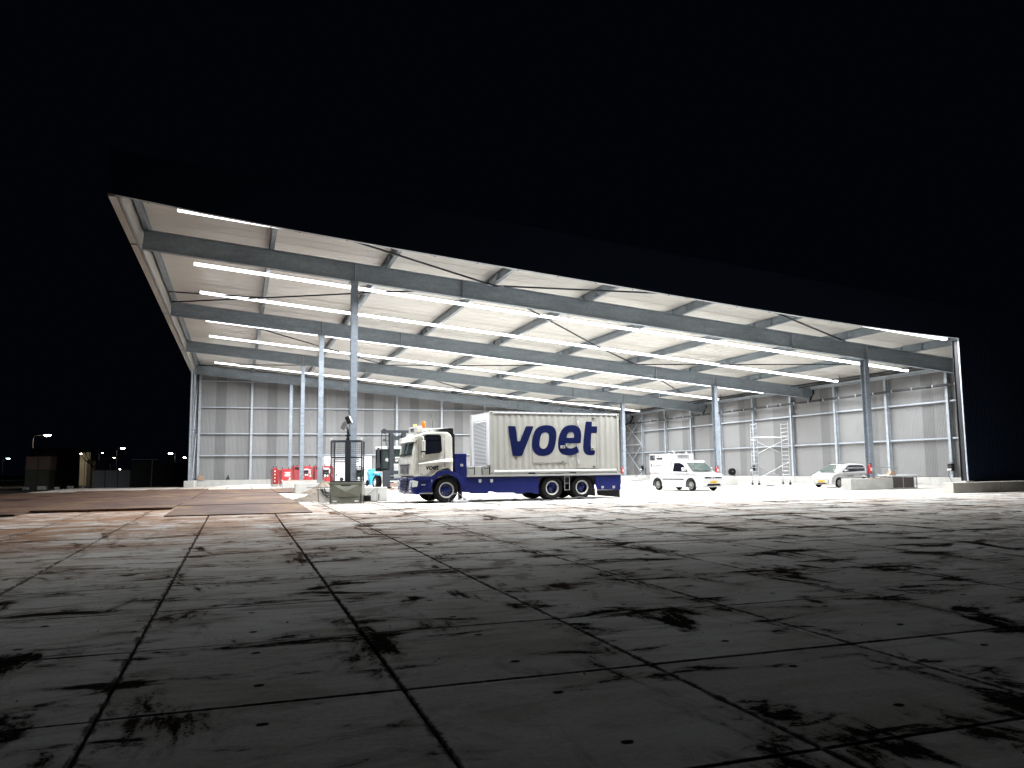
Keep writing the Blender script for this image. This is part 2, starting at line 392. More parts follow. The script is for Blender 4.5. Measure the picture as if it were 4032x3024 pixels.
    def build(s, name, mats, parent=None, loc=(0, 0, 0), bevel=0.0, smooth=False, seg=2):
        me = s.mesh(name, mats)
        o = bpy.data.objects.new(name, me); o.location = loc; link(o, parent)
        if smooth:
            me.polygons.foreach_set('use_smooth', [True] * len(me.polygons))
            me.set_sharp_from_angle(angle=math.radians(38))
        if bevel:
            md = o.modifiers.new("bevel", 'BEVEL'); md.width = bevel; md.segments = seg; md.limit_method = 'ANGLE'; md.angle_limit = math.radians(35)
        return o
def inst(name, me, parent=None, loc=(0, 0, 0), rz=0.0):
    o = bpy.data.objects.new(name, me); o.location = loc; o.rotation_euler = (0, 0, rz); return link(o, parent)
def children(o): return [c for c in bpy.data.objects if c.parent == o]
def kids_map():
    d = {}
    for c in bpy.data.objects:
        if c.parent: d.setdefault(c.parent.name, []).append(c)
    return d
def copy_tree(o, parent=None, km=None):
    km = km or kids_map()
    c = o.copy(); col.objects.link(c)
    if parent is not None: c.parent = parent
    for ch in km.get(o.name, []): copy_tree(ch, c, km)
    return c
def text(name, body, size, m, parent, loc, rot, extrude=0.002, bold=0.0, shear=0.0, align='LEFT'):
    cu = bpy.data.curves.new("t", 'FONT'); cu.body = body; cu.size = size; cu.extrude = extrude; cu.offset = bold; cu.shear = shear; cu.align_x = align
    t = bpy.data.objects.new("t", cu); col.objects.link(t)
    dg = bpy.context.evaluated_depsgraph_get()
    me = bpy.data.meshes.new_from_object(t.evaluated_get(dg)); me.name = name
    bpy.data.objects.remove(t); me.materials.clear(); me.materials.append(m)
    o = bpy.data.objects.new(name, me); o.location = loc; o.rotation_euler = rot; return link(o, parent)

# ------------------------------------------------------------------ main dimensions
XA, XB, XR, XL = 4.924, 34.141, 43.35, -4.25
Y1, BAY = 36.73, 15.425
YB = [Y1 + BAY * k for k in range(4)]
YF, YBK = 29.8, 85.4
SL = 0.09022; HA = 10.10
def zb(X): return HA - SL * (X - XA)          # underside of the rafters
def zd(X): return zb(X) + 1.32                # underside of the roof panels
SX, SY = -0.8296, 5.8965
def plane(X, Y): return -0.2566 + 0.01013 * Y + 0.00182 * X
def gz(X, Y):
    fy = min(1, max(0, (35.8 - Y) / 2.6)); fx = min(1, max(0, (27 - X) / 6))
    return min(plane(X, Y), 0.075 * fy * fx)

# ------------------------------------------------------------------ ground
def sheet(x0, x1, y0, y1, nx, ny, zf):
    b = MB(); vs = [(x0 + (x1 - x0) * i / nx, y0 + (y1 - y0) * j / ny) for j in range(ny + 1) for i in range(nx + 1)]
    b.add([(x, y, zf(x, y)) for x, y in vs], [(j * (nx + 1) + i, j * (nx + 1) + i + 1, (j + 1) * (nx + 1) + i + 1, (j + 1) * (nx + 1) + i) for j in range(ny) for i in range(nx)])
    return b
g = sheet(-700, 900, -300, 1300, 80, 80, lambda x, y: -0.50).build("ground", M_['soil']); tag(g, kind='structure')
YX0, YX1, YY1 = -14.83, 63.17, 85.9
yard = MB()
yb_ = sheet(YX0, YX1, -6.1, YY1, 78, 92, lambda x, y: gz(x, y) - 0.10)
yard_o = yb_.build("yard", M_['soil']); tag(yard_o, kind='structure')
sk = MB()
for (xa, ya, xb, yb) in ((YX0, -6.1, YX0, YY1), (YX0, YY1, YX1, YY1), (YX1, -6.1, YX1, YY1)):
    sk.bar((xa, ya, -0.3), (xb, yb, -0.3), 0.12, 0.52)
sk.build("yard_edge", M_['conc2'], yard_o)

def slab_mesh():
    b = MB(); h = 0.989; c = 0.010; t = 0.0; d = -0.09; n = h - c
    hx = [(1.0 - 0.985, 0.48 - 1.0), (1.0 - 0.985, 1.55 - 1.0)]
    b.add([(-h, -h, t - c), (h, -h, t - c), (h, h, t - c), (-h, h, t - c), (-n, -n, t), (n, -n, t), (n, n, t), (-n, n, t), (-h, -h, d), (h, -h, d), (h, h, d), (-h, h, d)],
          [(0, 1, 5, 4), (1, 2, 6, 5), (2, 3, 7, 6), (3, 0, 4, 7), (4, 5, 6, 7), (8, 9, 1, 0), (9, 10, 2, 1), (10, 11, 3, 2), (11, 8, 0, 3)])
    b.cur = 1
    for x, y in hx:     # lifting sockets: a dirt-filled pocket with a proud rim
        b.add([(x + 0.042 * math.cos(2 * PI * i / 8), y + 0.026 * math.sin(2 * PI * i / 8), 0.003) for i in range(8)], [tuple(range(8))])
    return b.mesh("concrete_slab", [M_['slab'], M_['grime']])
SM = slab_mesh()
def slab_rot(x, y, o):
    dzx = (gz(x + .9, y) - gz(x - .9, y)) / 1.8; dzy = (gz(x, y + .9) - gz(x, y - .9)) / 1.8
    o.rotation_euler = (math.atan(dzy) + random.uniform(-.0012, .0012), -math.atan(dzx) + random.uniform(-.0012, .0012), random.uniform(-.0015, .0015))
cand = []
far = []
for i in range(-7, 32):
    for j in range(-6, 40):
        x, y = SX + 2 * i + 1, SY + 2 * j + 1
        if y > 86: continue
        a = math.degrees(math.atan2(x, y)) if y > 0 else 999
        mz = math.hypot(x, y)
        vis = y > 1.5 and (-13.9 - 75 / mz) < a < (51.8 + 60 / mz)
        (cand if vis and y < 37.5 else far).append((mz, x, y))
cand.sort(); far += cand[290:]; cand = cand[:290]
for mz, x, y in cand:
    o = inst("concrete_slab", SM, yard_o, (x + random.uniform(-.004, .004), y + random.uniform(-.004, .004), gz(x, y) + random.uniform(-.003, .003)))
    slab_rot(x, y, o)
fm = MB()
for mz, x, y in far:
    h = 0.990; z = random.uniform(-.002, .002)
    P = [(x + sx_ * h, y + sy_ * h) for sx_, sy_ in ((-1, -1), (1, -1), (1, 1), (-1, 1))]
    fm.add([(px, py, gz(px, py) + z) for px, py in P] + [(px, py, gz(px, py) - 0.09) for px, py in P], [(0, 1, 2, 3), (4, 5, 1, 0), (5, 6, 2, 1), (6, 7, 3, 2), (7, 4, 0, 3)])
fo = fm.build("concrete_slabs", M_['slab'], yard_o); tag(fo, kind='stuff')

# rusty steel road plates
def plate_mesh(w, l, t=0.055):
    b = MB(); b.bx(-w / 2, w / 2, -l / 2, l / 2, 0.004, t)
    return b.mesh("steel_road_plate", M_['plate'])
PM = plate_mesh(4.48, 6.32)
rows = [("the strip nearest the concrete apron", [(0.12, 27.15 + 6.38 * k) for k in range(4)]),
        ("the second strip from the hall floor", [(-4.43, 31.3 + 6.38 * k) for k in range(6)]),
        ("the third strip from the hall floor", [(-8.97, 29.6 + 6.38 * k) for k in range(6)]),
        ("the outermost strip by the dark yard edge", [(-12.5, 33.2 + 6.38 * k) for k in range(5)]),
        ("the rear strip left of the column blocks", [(0.12, 53.1 + 6.38 * k) for k in range(2)]),
        ("the short rear strip between column blocks", [(4.66, 53.1 + 6.38 * k) for k in range(2)])]
ordn = ["nearest", "second", "third", "fourth", "fifth", "farthest"]
for rn, (desc, ps) in enumerate(rows):
    for k, (x, y) in enumerate(ps):
        yy = y + 3.16
        o = inst("steel_road_plate", PM, None, (x, yy, gz(x, yy - 3.0) + 0.006 + (0.004 if k % 2 else 0)), random.uniform(-.004, .004))
        if yy < 36: o.rotation_euler[0] = math.atan((gz(x, yy + 3) - gz(x, yy - 3)) / 6)
        w = ordn[-1] if (k == len(ps) - 1 and k > 1) else ordn[k]
        tag(o, "rusty brown steel road plate, %s one in %s" % (w, desc), "road plate", "rusty steel plates laid over the slabs")

# ------------------------------------------------------------------ the hall
hall = empty("open_hall", (0, 0, 0), 0, "large open-fronted galvanised steel hall with sloping cream roof, lit from inside at night", "hall")
# columns
def column(x, y, z0, z1, w=0.30, h=0.36):
    b = MB(); b.ibeam((x, y, z0), (x, y, z1 - 0.03), h, w, 0.022, 0.014, up=(0, 1, 0))
    o = b.build("column", M_['galv_c'], hall)
    p = MB(); p.bx(x - .25, x + .25, y - .28, y + .28, z1 - 0.03, z1); p.bx(x - .24, x + .24, y - .26, y + .26, z0, z0 + .03)
    for sx_ in (-.19, .19):
        for sy_ in (-.22, .22): p.cyl((x + sx_, y + sy_, z1 - .07), (x + sx_, y + sy_, z1 - .02), .022, 6)
    p.build("end_plate", M_['galv'], o); return o
for k, y in enumerate(YB):
    column(XA, y, 0.58, zb(XA)); column(XB, y, 0.58, zb(XB))
# rafters
for k, y in enumerate(YB):
    b = MB(); x0, x1 = -4.08, 43.1; h = 0.87
    b.ibeam((x0, y, zb(x0) + h / 2), (x1, y, zb(x1) + h / 2), h, 0.30, 0.026, 0.016)
    r = b.build("rafter", M_['galv'], hall)
    for xs in (4.95, 10.1, 29.15, 34.3):
        s = MB()
        for sy_ in (-1, 1): s.bx(xs - .014, xs + .014, y + sy_ * .010, y + sy_ * .155, zb(xs) + 0.01, zb(xs) + h - .01)
        s.bx(xs - .10, xs + .10, y - .17, y + .17, zb(xs) - 0.022, zb(xs) - 0.001)
        s.build("stiffener", M_['galv_l'], r)
    s = MB(); s.bx(42.2, 42.23, y - .15, y - .01, zb(42.2) + .02, zb(42.2) + h - .02); s.build("stiffener", M_['galv'], r)
# purlins
PX = [1.22 + 5.22 * k for k in range(8)]
for k, x in enumerate(PX):
    b = MB(); z = zb(x) + 0.87 + 0.222
    b.ibeam((x, YF + .12, z), (x, YBK - .25, z), 0.44, 0.20, 0.018, 0.012)
    p = b.build("purlin", M_['galv'], hall)
    s = MB()
    for y in YB:
        for dy in (-.75, .75):
            for sx_ in (-1, 1): s.bx(x + sx_ * .008, x + sx_ * .098, y + dy - .008, y + dy + .008, z - .2, z + .2)
    s.build("web_stiffener", M_['galv_l'], p)
b = MB(); b.ibeam((-3.95, YF + .12, zb(-3.95) + 1.09), (-3.95, YBK - .25, zb(-3.95) + 1.09), 0.40, 0.18); b.build("eaves_beam", M_['galv'], hall)
b = MB(); b.ibeam((42.95, YF + .15, 7.52), (42.95, YBK - .2, 7.52), 0.30, 0.26); b.build("eaves_beam", M_['galv_l'], hall)
# roof panels: one every metre along Y, spanning down the slope, ribbed underneath
def roof_panel_mesh(x0, x1):
    b = MB(); prof = [(0.004, 0.04), (0.028, 0.0)]
    y = 0.012
    for k in range(4):
        yc = 0.125 + 0.25 * k
        prof += [(yc - .03, 0.0), (yc - .02, 0.008), (yc + .02, 0.008), (yc + .03, 0.0)]
    prof += [(0.974, 0.0), (0.996, 0.04), (0.994, 0.10), (0.006, 0.10)]
    b.prism([(x0, py, zd(x0) + pz) for py, pz in prof], (x1 - x0, 0, zd(x1) - zd(x0)))
    return b.mesh("roof_panel", M_['deck'])
RM = roof_panel_mesh(-4.44, 44.0)
n = 0; y = YF + 0.03
while y < YBK - 0.2:
    inst("roof_panel", RM, hall, (0, y, 0)); y += 1.0; n += 1
b = MB(); b.prism([(-4.5, YF, zd(-4.5) + .115), (44.05, YF, zd(44.05) + .115), (44.05, YF, zd(44.05) + .16), (-4.5, YF, zd(-4.5) + .16)], (0, YBK - YF + .4, 0))
b.build("roof_membrane", M_['outside'], hall)
# fascias
def sloped(x0, x1, y0, y1, a0, a1, m, name, parent=hall):
    b = MB(); b.prism([(x0, y0, zb(x0) + a0), (x1, y0, zb(x1) + a0), (x1, y0, zb(x1) + a1), (x0, y0, zb(x0) + a1)], (0, y1 - y0, 0))
    return b.build(name, m, parent)
DZF = -0.10
def dzf(x): t = (x - 14.5) / 19.0; return 0.06 - 0.26 * max(0, 1 - t ** 4)
def fascia_strip(name, x0, x1, y0, y1, lo, hi, m, parent):
    """follows the slight camber of the long fascia"""
    b = MB(); n = 12
    b.loft([[(x, y0, zb(x) + lo(x)), (x, y1, zb(x) + lo(x)), (x, y1, zb(x) + hi(x)), (x, y0, zb(x) + hi(x))] for x in [x0 + (x1 - x0) * i / n for i in range(n + 1)]])
    return b.build(name, m, parent)
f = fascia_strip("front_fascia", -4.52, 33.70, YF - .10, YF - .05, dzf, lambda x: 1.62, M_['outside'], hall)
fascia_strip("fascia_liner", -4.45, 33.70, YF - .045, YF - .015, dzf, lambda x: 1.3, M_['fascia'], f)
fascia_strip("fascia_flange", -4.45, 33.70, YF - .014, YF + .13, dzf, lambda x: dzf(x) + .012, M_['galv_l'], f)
b = MB()
for k in range(22):
    x = -3.2 + 1.72 * k; b.box((x, YF + .09, zb(x) + dzf(x) - .012), (.035, .035, .03))
b.build("bracket", M_['black'], f)
# left eave: lit inner fascia, soffit strip and flange
b = MB(); b.bx(-4.20, -4.16, YF - .04, YBK, 10.96, 12.45); lf = b.build("side_fascia", M_['fascia'], hall)
b = MB(); b.bx(-4.46, -4.205, YF - .04, YBK, 10.90, 10.92); b.bx(-4.47, -4.445, YF - .04, YBK, 10.925, 12.5); b.build("soffit_strip", M_['fascia'], lf)
b = MB(); b.bx(-4.155, -4.085, YF + .1, YBK, 10.925, 10.945); b.bx(-4.155, -4.14, YF + .1, YBK, 10.945, 10.99); b.build("soffit_flange", M_['galv_l'], lf)
b = MB()
for y in YB: b.bx(-4.44, -4.22, y - .9, y - .75, 10.885, 10.897)
b.build("joint_strip", M_['black'], lf)
# wall sheets
def wall_sheet_mesh(hgt, m, w=0.99, n=8, d=0.022):
    b = MB(); pts = []
    for i in range(n):
        x = w * i / n; q = w / n
        pts += [(x, 0), (x + q * .28, 0), (x + q * .5, -d), (x + q * .78, -d)]
    pts.append((w, 0))
    b.add([(x, y, 0) for x, y in pts] + [(x, y, hgt) for x, y in pts], [(i, i + 1, len(pts) + i + 1, len(pts) + i) for i in range(len(pts) - 1)])
    return b.mesh("wall_sheet", m)
WM = {k: wall_sheet_mesh(1.0, M_[k]) for k in ('wall_a', 'wall_b', 'wall_c')}
def wall_sheet(k, x, y, rz, z0, z1, parent):
    o = inst("wall_sheet", WM[k], parent, (x, y, z0), rz); o.scale = (1.0, 1.0, z1 - z0); return o
bw = empty("back_wall", (0, 0, 0)); bw.parent = hall
XP = [-3.73 + 4.945 * k for k in range(10)]      # back wall posts
x = -4.2
while x < XR - 0.5:
    ph = (x + .5 - XP[0]) % 4.945
    k = 'wall_b' if 1.75 < ph < 2.8 else ('wall_c' if 3.75 < ph < 4.7 else 'wall_a')
    wall_sheet(k, x, YBK, 0, 0.62, zd(x + .5) + .02, bw); x += 0.989
for xp in XP:
    b = MB(); b.ibeam((xp, YBK - .28, 0.6), (xp, YBK - .28, zd(xp) - .02), 0.24, 0.20, 0.016, 0.01, up=(0, 1, 0)); b.build("wall_post", M_['galv_l'], bw)
for zg in (3.03, 5.22, 7.85, 10.5):
    for i in range(len(XP) - 1):
        xa, xb = XP[i] + .11, XP[i + 1] - .11
        if zg > zd(xb) - .2: continue
        b = MB(); b.bx(xa, xb, YBK - .27, YBK - .12, zg - .05, zg + .05); b.build("girt", M_['galv_l'], bw)
rw = empty("right_wall", (0, 0, 0)); rw.parent = hall
YP = [34.2 + 5.145 * k for k in range(10)]
y = YF + 0.02; zr = zd(XR) - .02
while y < YBK - .2:
    ph = (y + .5 - YP[0]) % 5.145
    k = 'wall_b' if 1.25 < ph < 2.35 else ('wall_c' if 0.25 < ph < 1.25 else 'wall_a')
    wall_sheet(k, XR, y, PI / 2, 0.56, zr, rw).scale[1] = -1; y += 0.989
for yp in YP + [85.05]:
    b = MB(); b.ibeam((XR - .22, yp, 0.55), (XR - .22, yp, zb(XR) + .75), 0.26, 0.20, 0.016, 0.01, up=(1, 0, 0)); b.build("wall_post", M_['galv_l'], rw)
yy = [YF + .1] + YP + [85.05]
for zg in (3.04, 5.43):
    for i in range(len(yy) - 1):
        b = MB(); b.bx(XR - .25, XR - .10, yy[i] + .11, yy[i + 1] - .11, zg - .05, zg + .05); b.build("girt", M_['galv_l'], rw)
# X bracing in the last bay of the right wall
ya, yb2 = YP[9] + .1, 84.95
for za, zb_ in ((0.7, 3.9), (4.05, 6.9)):
    for s in (0, 1):
        b = MB(); b.bar((XR - .36 - .05 * s, ya, za if s else zb_), (XR - .36 - .05 * s, yb2, zb_ if s else za), .10, .05, up=(1, 0, 0)); b.build("wall_brace", M_['galv_l'], rw)
b = MB(); b.bx(XR - .36, XR - .26, ya, yb2, 3.92, 4.04); b.build("wall_brace", M_['galv_l'], rw)
# left return, one bay
lw = empty("left_wall", (0, 0, 0)); lw.parent = hall
y = 80.3
while y < YBK - .2: wall_sheet('wall_a' if int(y) % 5 else 'wall_b', XL - .12, y, PI / 2, 0.62, zd(XL), lw); y += 0.989
for yp in (80.4, 82.8, 85.15):
    b = MB(); b.ibeam((XL + .06, yp, 0.58), (XL + .06, yp, 10.9), 0.26, 0.20, 0.016, 0.01, up=(1, 0, 0)); b.build("wall_post", M_['galv_l'], lw)
for za, zc in ((0.8, 5.2), (5.4, 10.4)):
    for s in (0, 1):
        b = MB(); b.bar((XL + .24 + .05 * s, 80.5, za if s else zc), (XL + .24 + .05 * s, 85.0, zc if s else za), .10, .05, up=(1, 0, 0)); b.build("wall_brace", M_['galv_l'], lw)
for zg in (3.0, 5.25, 7.8):
    b = MB(); b.bx(XL + .0, XL + .12, 80.52, 85.0, zg - .05, zg + .05); b.build("girt", M_['galv_l'], lw)
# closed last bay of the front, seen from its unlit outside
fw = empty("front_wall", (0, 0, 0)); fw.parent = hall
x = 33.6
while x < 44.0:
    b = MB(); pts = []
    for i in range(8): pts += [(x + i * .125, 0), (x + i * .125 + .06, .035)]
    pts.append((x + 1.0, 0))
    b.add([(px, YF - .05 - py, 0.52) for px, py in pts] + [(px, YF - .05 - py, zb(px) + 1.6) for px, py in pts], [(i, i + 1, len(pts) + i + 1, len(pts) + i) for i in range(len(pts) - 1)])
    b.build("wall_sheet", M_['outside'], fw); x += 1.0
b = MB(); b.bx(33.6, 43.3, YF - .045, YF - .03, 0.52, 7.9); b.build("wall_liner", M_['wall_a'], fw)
b = MB(); b.ibeam((33.52, YF + .1, 0.56), (33.52, YF + .1, zb(33.5) - .05), 0.30, 0.20, 0.018, 0.012, up=(0, 1, 0)); b.build("wall_post", M_['pipe'], fw)  # dark paint on this post stands in for shade on its front face
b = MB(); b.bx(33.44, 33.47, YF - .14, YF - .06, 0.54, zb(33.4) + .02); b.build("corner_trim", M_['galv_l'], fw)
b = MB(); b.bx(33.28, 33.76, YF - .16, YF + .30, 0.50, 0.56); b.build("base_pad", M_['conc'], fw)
# plinths
def plinth(name, x0, x1, y0, y1, z0, z1, m='conc', parent=None):
    b = MB(); b.bx(x0, x1, y0, y1, z0, z1); return b.build(name, M_[m], parent, bevel=.02)
pb = empty("concrete_plinth", (0, 0, 0)); pb.parent = hall
x = -3.75
while x < 43: plinth("plinth_block", x + .006, min(x + 2.7, XR) - .006, YBK - .50, YBK + .15, -.05, .60, 'conc', pb); x += 2.7
y = 30.2
while y < 84.7: plinth("plinth_block", XR - .46, XR + .15, y + .006, min(y + 2.7, 84.85) - .006, -.05, .54, 'conc', pb); y += 2.7
plinth("plinth_block", -4.62, -3.76, 79.0, 85.5, -.05, .60, 'conc', pb)
x = 32.2
while x < 44: plinth("plinth_block", x, min(x + 3.0, 44.4) - .01, 29.42, 30.02, -.12, .50, 'conc2', pb); x += 3.0
# roof bracing rods
def rod(xa, ya, xb, yb, dz=.80):
    b = MB(); b.bar((xa, ya, zb(xa) + dz), (xb, yb, zb(xb) + dz), .07, .07)
    o = b.build("roof_brace", M_['anthra'], hall)
    g_ = MB()
    for (x, y, x2, y2) in ((xa, ya, xb, yb), (xb, yb, xa, ya)):
        d = Vector((x2 - x, y2 - y, 0)).normalized(); g_.box((x + d.x * .32, y + d.y * .32, zb(x + d.x * .32) + dz - .045), (.3, .12, .02), Matrix.Rotation(math.atan2(d.y, d.x), 3, 'Z'))
    g_.build("gusset_plate", M_['galv_l'], o)
P8 = [-4.0] + PX
zz = [(P8[1], 31.5), (P8[3], 36.5), (P8[5], 31.6), (P8[7], 36.4)]
for a, c in zip(zz, zz[1:]): rod(*a, *c)
def zig(y0, seq):
    for (i, ya), (j, yb) in zip(seq, seq[1:]): rod(P8[i], y0 + ya, P8[j], y0 + yb)
Y_ = YB
zig(0, [(0, Y_[1] - .3), (1, 46.9), (2, 41.8), (3, Y_[0] + .3), (4, 42.2), (5, 47.3), (6, Y_[1] - .3), (7, 46.9), (8, 41.8)])
zig(0, [(1, 46.9), (0, 48.9)])
zig(0, [(0, Y_[1] + .3), (1, 57.3), (2, 62.4), (3, Y_[2] - .3), (4, 62.6), (5, 57.5), (6, Y_[1] + .3), (7, 57.3), (8, 62.7)])
zig(0, [(0, Y_[3] - .3), (1, 77.2), (2, 72.5), (3, Y_[2] + .3), (4, 72.9), (5, 78.0), (6, Y_[3] - .3), (7, 77.5), (8, 72.4)])

# rain water pipe on the right wall
pp = empty("rainwater_pipe", (42.75, YF, 6.43), 0, "dark grey rainwater pipe with couplings running along the right wall", "pipe")
y = YF + .3
while y < 85:
    b = MB(); b.cyl((0, y - YF, 0), (0, min(y + 5.1, 85.1) - YF, 0), .085, 10); b.build("pipe_length", M_['pipe'], pp, smooth=True)
    b = MB(); b.cyl((0, y - YF - .18, 0), (0, y - YF + .18, 0), .108, 10); b.build("coupling", M_['black'], pp, smooth=True)
    y += 5.145
b = MB()
y = YF + 1.7
while y < 85: b.cyl((0, y - YF - .03, 0), (0, y - YF + .03, 0), .11, 10); b.bar((0, y - YF, 0), (.35, y - YF, .02), .04); y += 1.72
b.build("pipe_clamp", M_['galv_l'], pp)
for yb_ in (YB[1], YB[2], YB[3]):
    b = MB(); y = yb_ - .1 - YF; b.tube([(.42, y, 1.15), (.42, y, .62), (.2, y, .35), (0, y - .05, .05)], .065, 8); b.build("downpipe", M_['black'], pp, smooth=True)

# cable trays under the eaves on the right
for k, (x, z) in enumerate(((41.2, 7.62), (41.9, 7.5))):
    t = empty("cable_tray", (x, YF + .4, z), 0, ["black cable tray under the low eaves, nearer the purlins", "black cable tray under the low eaves, nearer the right wall"][k], "cable tray", "cable trays under the low eaves")
    b = MB(); b.bx(-.06, .06, 0, 54.5, -.02, .03); b.build("tray", M_['black'], t)

# ------------------------------------------------------------------ LED light lines
LX0, LX1 = -2.28, 41.9
def light_line(y, label, dz=.80, LX1=LX1, n=14, gain=1.0):
    t = empty("light_line", (LX0, y, zb(LX0) + dz), 0, label, "light line", "lines of white LED tubes under the roof")
    L = (LX1 - LX0) / n
    b = MB(); b.bar((0, 0, .085), (LX1 - LX0, 0, .085 - SL * (LX1 - LX0)), .09, .05); b.build("trunking", M_['trunk'], t)
    tb = MB(); tb.bar((.02, 0, 0 - SL * .02), (L - .02, 0, -SL * (L - .02)), .20, .12)
    me = tb.mesh("led_tube", [M_['tube'], M_['tubeside'], M_['trunk']])
    for p in me.polygons: p.material_index = 0 if p.normal.z < -.7 else (2 if p.normal.z > .7 else 1)
    for i in range(n): inst("led_tube", me, t, (L * i, 0, -SL * L * i))
    ld = bpy.data.lights.new("line_light", 'AREA'); ld.shape = 'RECTANGLE'; ld.size = math.hypot(LX1 - LX0, SL * (LX1 - LX0)); ld.size_y = .12
    ld.energy = LINE_POWER * gain; ld.color = (0.95, 0.975, 1.0); ld.spread = math.radians(LINE_SPREAD)
    lo = bpy.data.objects.new("line_light", ld); link(lo, t); q = (LX1 - LX0) / 2
    lo.location = (q, 0, -SL * q - .066); lo.rotation_euler = (0, math.atan(SL), 0)
    b = MB()
    for i in range(n):
        b.bar((L * i + .9, 0, .1 - SL * (L * i + .9)), (L * i + .9, 0, .50 - SL * (L * i + .9)), .006)
    b.build("suspension_wire", M_['galv'], t)
    b = MB(); q = LX1 - LX0; b.tube([(q, 0, .05 - SL * q), (q + .25, 0, .0 - SL * q), (q + .35, .1, .25 - SL * q), (q + .3, .2, .55 - SL * q)], .02, 5); b.build("supply_cable", M_['black'], t)
light_line(30.22, "line of LED tubes behind the front roof edge, nearest the camera", .04, 33.25, 11, 1.1)
light_line(41.25, "front one of the two LED lines between first and second rafter")
light_line(47.85, "rear one of the two LED lines between first and second rafter")
light_line(56.7, "LED line just behind the second rafter, half hidden by it")
light_line(63.4, "LED line just in front of the third rafter")
light_line(72.1, "LED line just behind the third rafter, mostly hidden by it")
light_line(78.8, "LED line nearest the back wall")

# ------------------------------------------------------------------ vehicle helpers
def wheel(parent, c, r, w, rim_r, m_rim, m_hub=None, side=1, spokes=0, nuts=0, ring=None, name="wheel", n=32):
    """wheel centred at c in its parent's space, axle along y; side = +1 when the outer face looks to +y"""
    e = bpy.data.objects.new(name, None); e.location = c; link(e, parent)
    s = side; h = w / 2
    b = MB(); b.lathe([(rim_r, s * (h - .02)), (rim_r + .03, s * h), (r - .05, s * (h - .005)), (r - .012, s * (h - .045)), (r, 0), (r - .012, -s * (h - .045)), (r - .05, -s * h), (rim_r, -s * h), (rim_r, s * (h - .02))], (0, 0, 0), n=n)
    b.build("tyre", M_['rubber'], e, smooth=True)
    b = MB()
    if spokes:
        b.lathe([(rim_r, s * (h - .015)), (rim_r - .022, s * (h - .015)), (rim_r - .035, s * (h - .06)), (rim_r - .035, -s * h * .6)], (0, 0, 0), n=n)
        for i in range(spokes):
            a = 2 * PI * (i + .25) / spokes; d = Vector((math.cos(a), 0, math.sin(a)))
            b.bar(Vector((0, s * (h - .035), 0)) + d * .04, Vector((0, s * (h - .028), 0)) + d * (rim_r - .02), rim_r * .16 * (10 / max(spokes, 5)), .02, up=(0, 1, 0))
        b.cyl((0, s * (h - .05), 0), (0, s * (h - .02), 0), rim_r * .26, 14)
        b.build("rim", m_rim, e, smooth=True)
        b = MB(); b.cyl((0, s * (h - .11), 0), (0, s * (h - .10), 0), rim_r - .03, 20); b.build("brake_disc", M_['anthra'], e)
    else:
        b.lathe([(rim_r, s * (h - .02)), (rim_r + .012, s * (h + .004)), (rim_r - .03, s * (h - .004)), (rim_r - .045, s * (h - .07))], (0, 0, 0), n=n)
        b.build("rim", m_rim, e, smooth=True)
        b = MB(); d = ring if ring is not None else .07
        b.lathe([(rim_r - .044, s * (h - .07)), (rim_r - .05, s * (h - d)), (rim_r * .62, s * (h - d)), (rim_r * .52, s * (h - d + .03)), (rim_r * .42, s * (h - d + .03)), (rim_r * .40, s * (h - d + .08)), (rim_r * .2, s * (h - d + .10)), (0.001, s * (h - d + .10))], (0, 0, 0), n=n)
        b.build("hub", m_hub or m_rim, e, smooth=True)
        if nuts:
            b = MB()
            for i in range(nuts):
                a = 2 * PI * i / nuts; q = rim_r * .60
                b.cyl((q * math.cos(a), s * (h - d), q * math.sin(a)), (q * math.cos(a), s * (h - d + .045), q * math.sin(a)), .018, 6)
            o = b.build("wheel_nuts", M_['chrome'], e); o['kind'] = 'stuff'
    return e

def side_body(name, outline, hw, m, parent, bevel=.03, smooth=False):
    b = MB(); n = len(outline)
    vs = [(x, hw(x, z), z) for x, z in outline] + [(x, -hw(x, z), z) for x, z in outline]
    fs = [tuple(range(n)), tuple(range(n, 2 * n))[::-1]] + [(i, i + n, (i + 1) % n + n, (i + 1) % n) for i in range(n)]
    b.add(vs, fs); return b.build(name, m, parent, bevel=bevel, smooth=smooth, seg=3)
def arc(cx, cz, r, a0, a1, n=10):
    return [(cx + r * math.cos(math.radians(a0 + (a1 - a0) * i / n)), cz + r * math.sin(math.radians(a0 + (a1 - a0) * i / n))) for i in range(n + 1)]
def quad_panel(name, pts, th, nrm, m, parent, bevel=0):
    b = MB(); b.prism(pts, Vector(nrm) * th); return b.build(name, m, parent, bevel=bevel)

# ------------------------------------------------------------------ truck
TR = (7.776, 32.278, 0.075); TH = math.radians(183.997)
tk = empty("flatbed_truck", TR, TH, "three-axle truck with cream cab and navy blue chassis and skirts", "truck")
HWc = 1.15
# cab shell: profile lofted in x-z, slightly narrower towards the roof and rounded at the nose
def cab_hw(x, z):
    w = 1.20 - max(0, z - 1.95) * .06
    if x > 1.12: w -= (x - 1.12) * .55
    return w
cab_out = [(-.28, 1.02), (-.28, 2.56), (-.20, 2.72), (-.05, 2.80), (.55, 2.81), (.95, 2.76), (1.14, 2.62), (1.22, 2.45), (1.33, 1.90), (1.37, 1.60), (1.37, 1.10), (1.30, 1.04), (.62, 1.04), (.50, 1.10), (.42, 1.20), (.30, 1.30), (.10, 1.36), (-.10, 1.36)]
cab = side_body("cab", cab_out, cab_hw, M_['cream'], tk, .045)
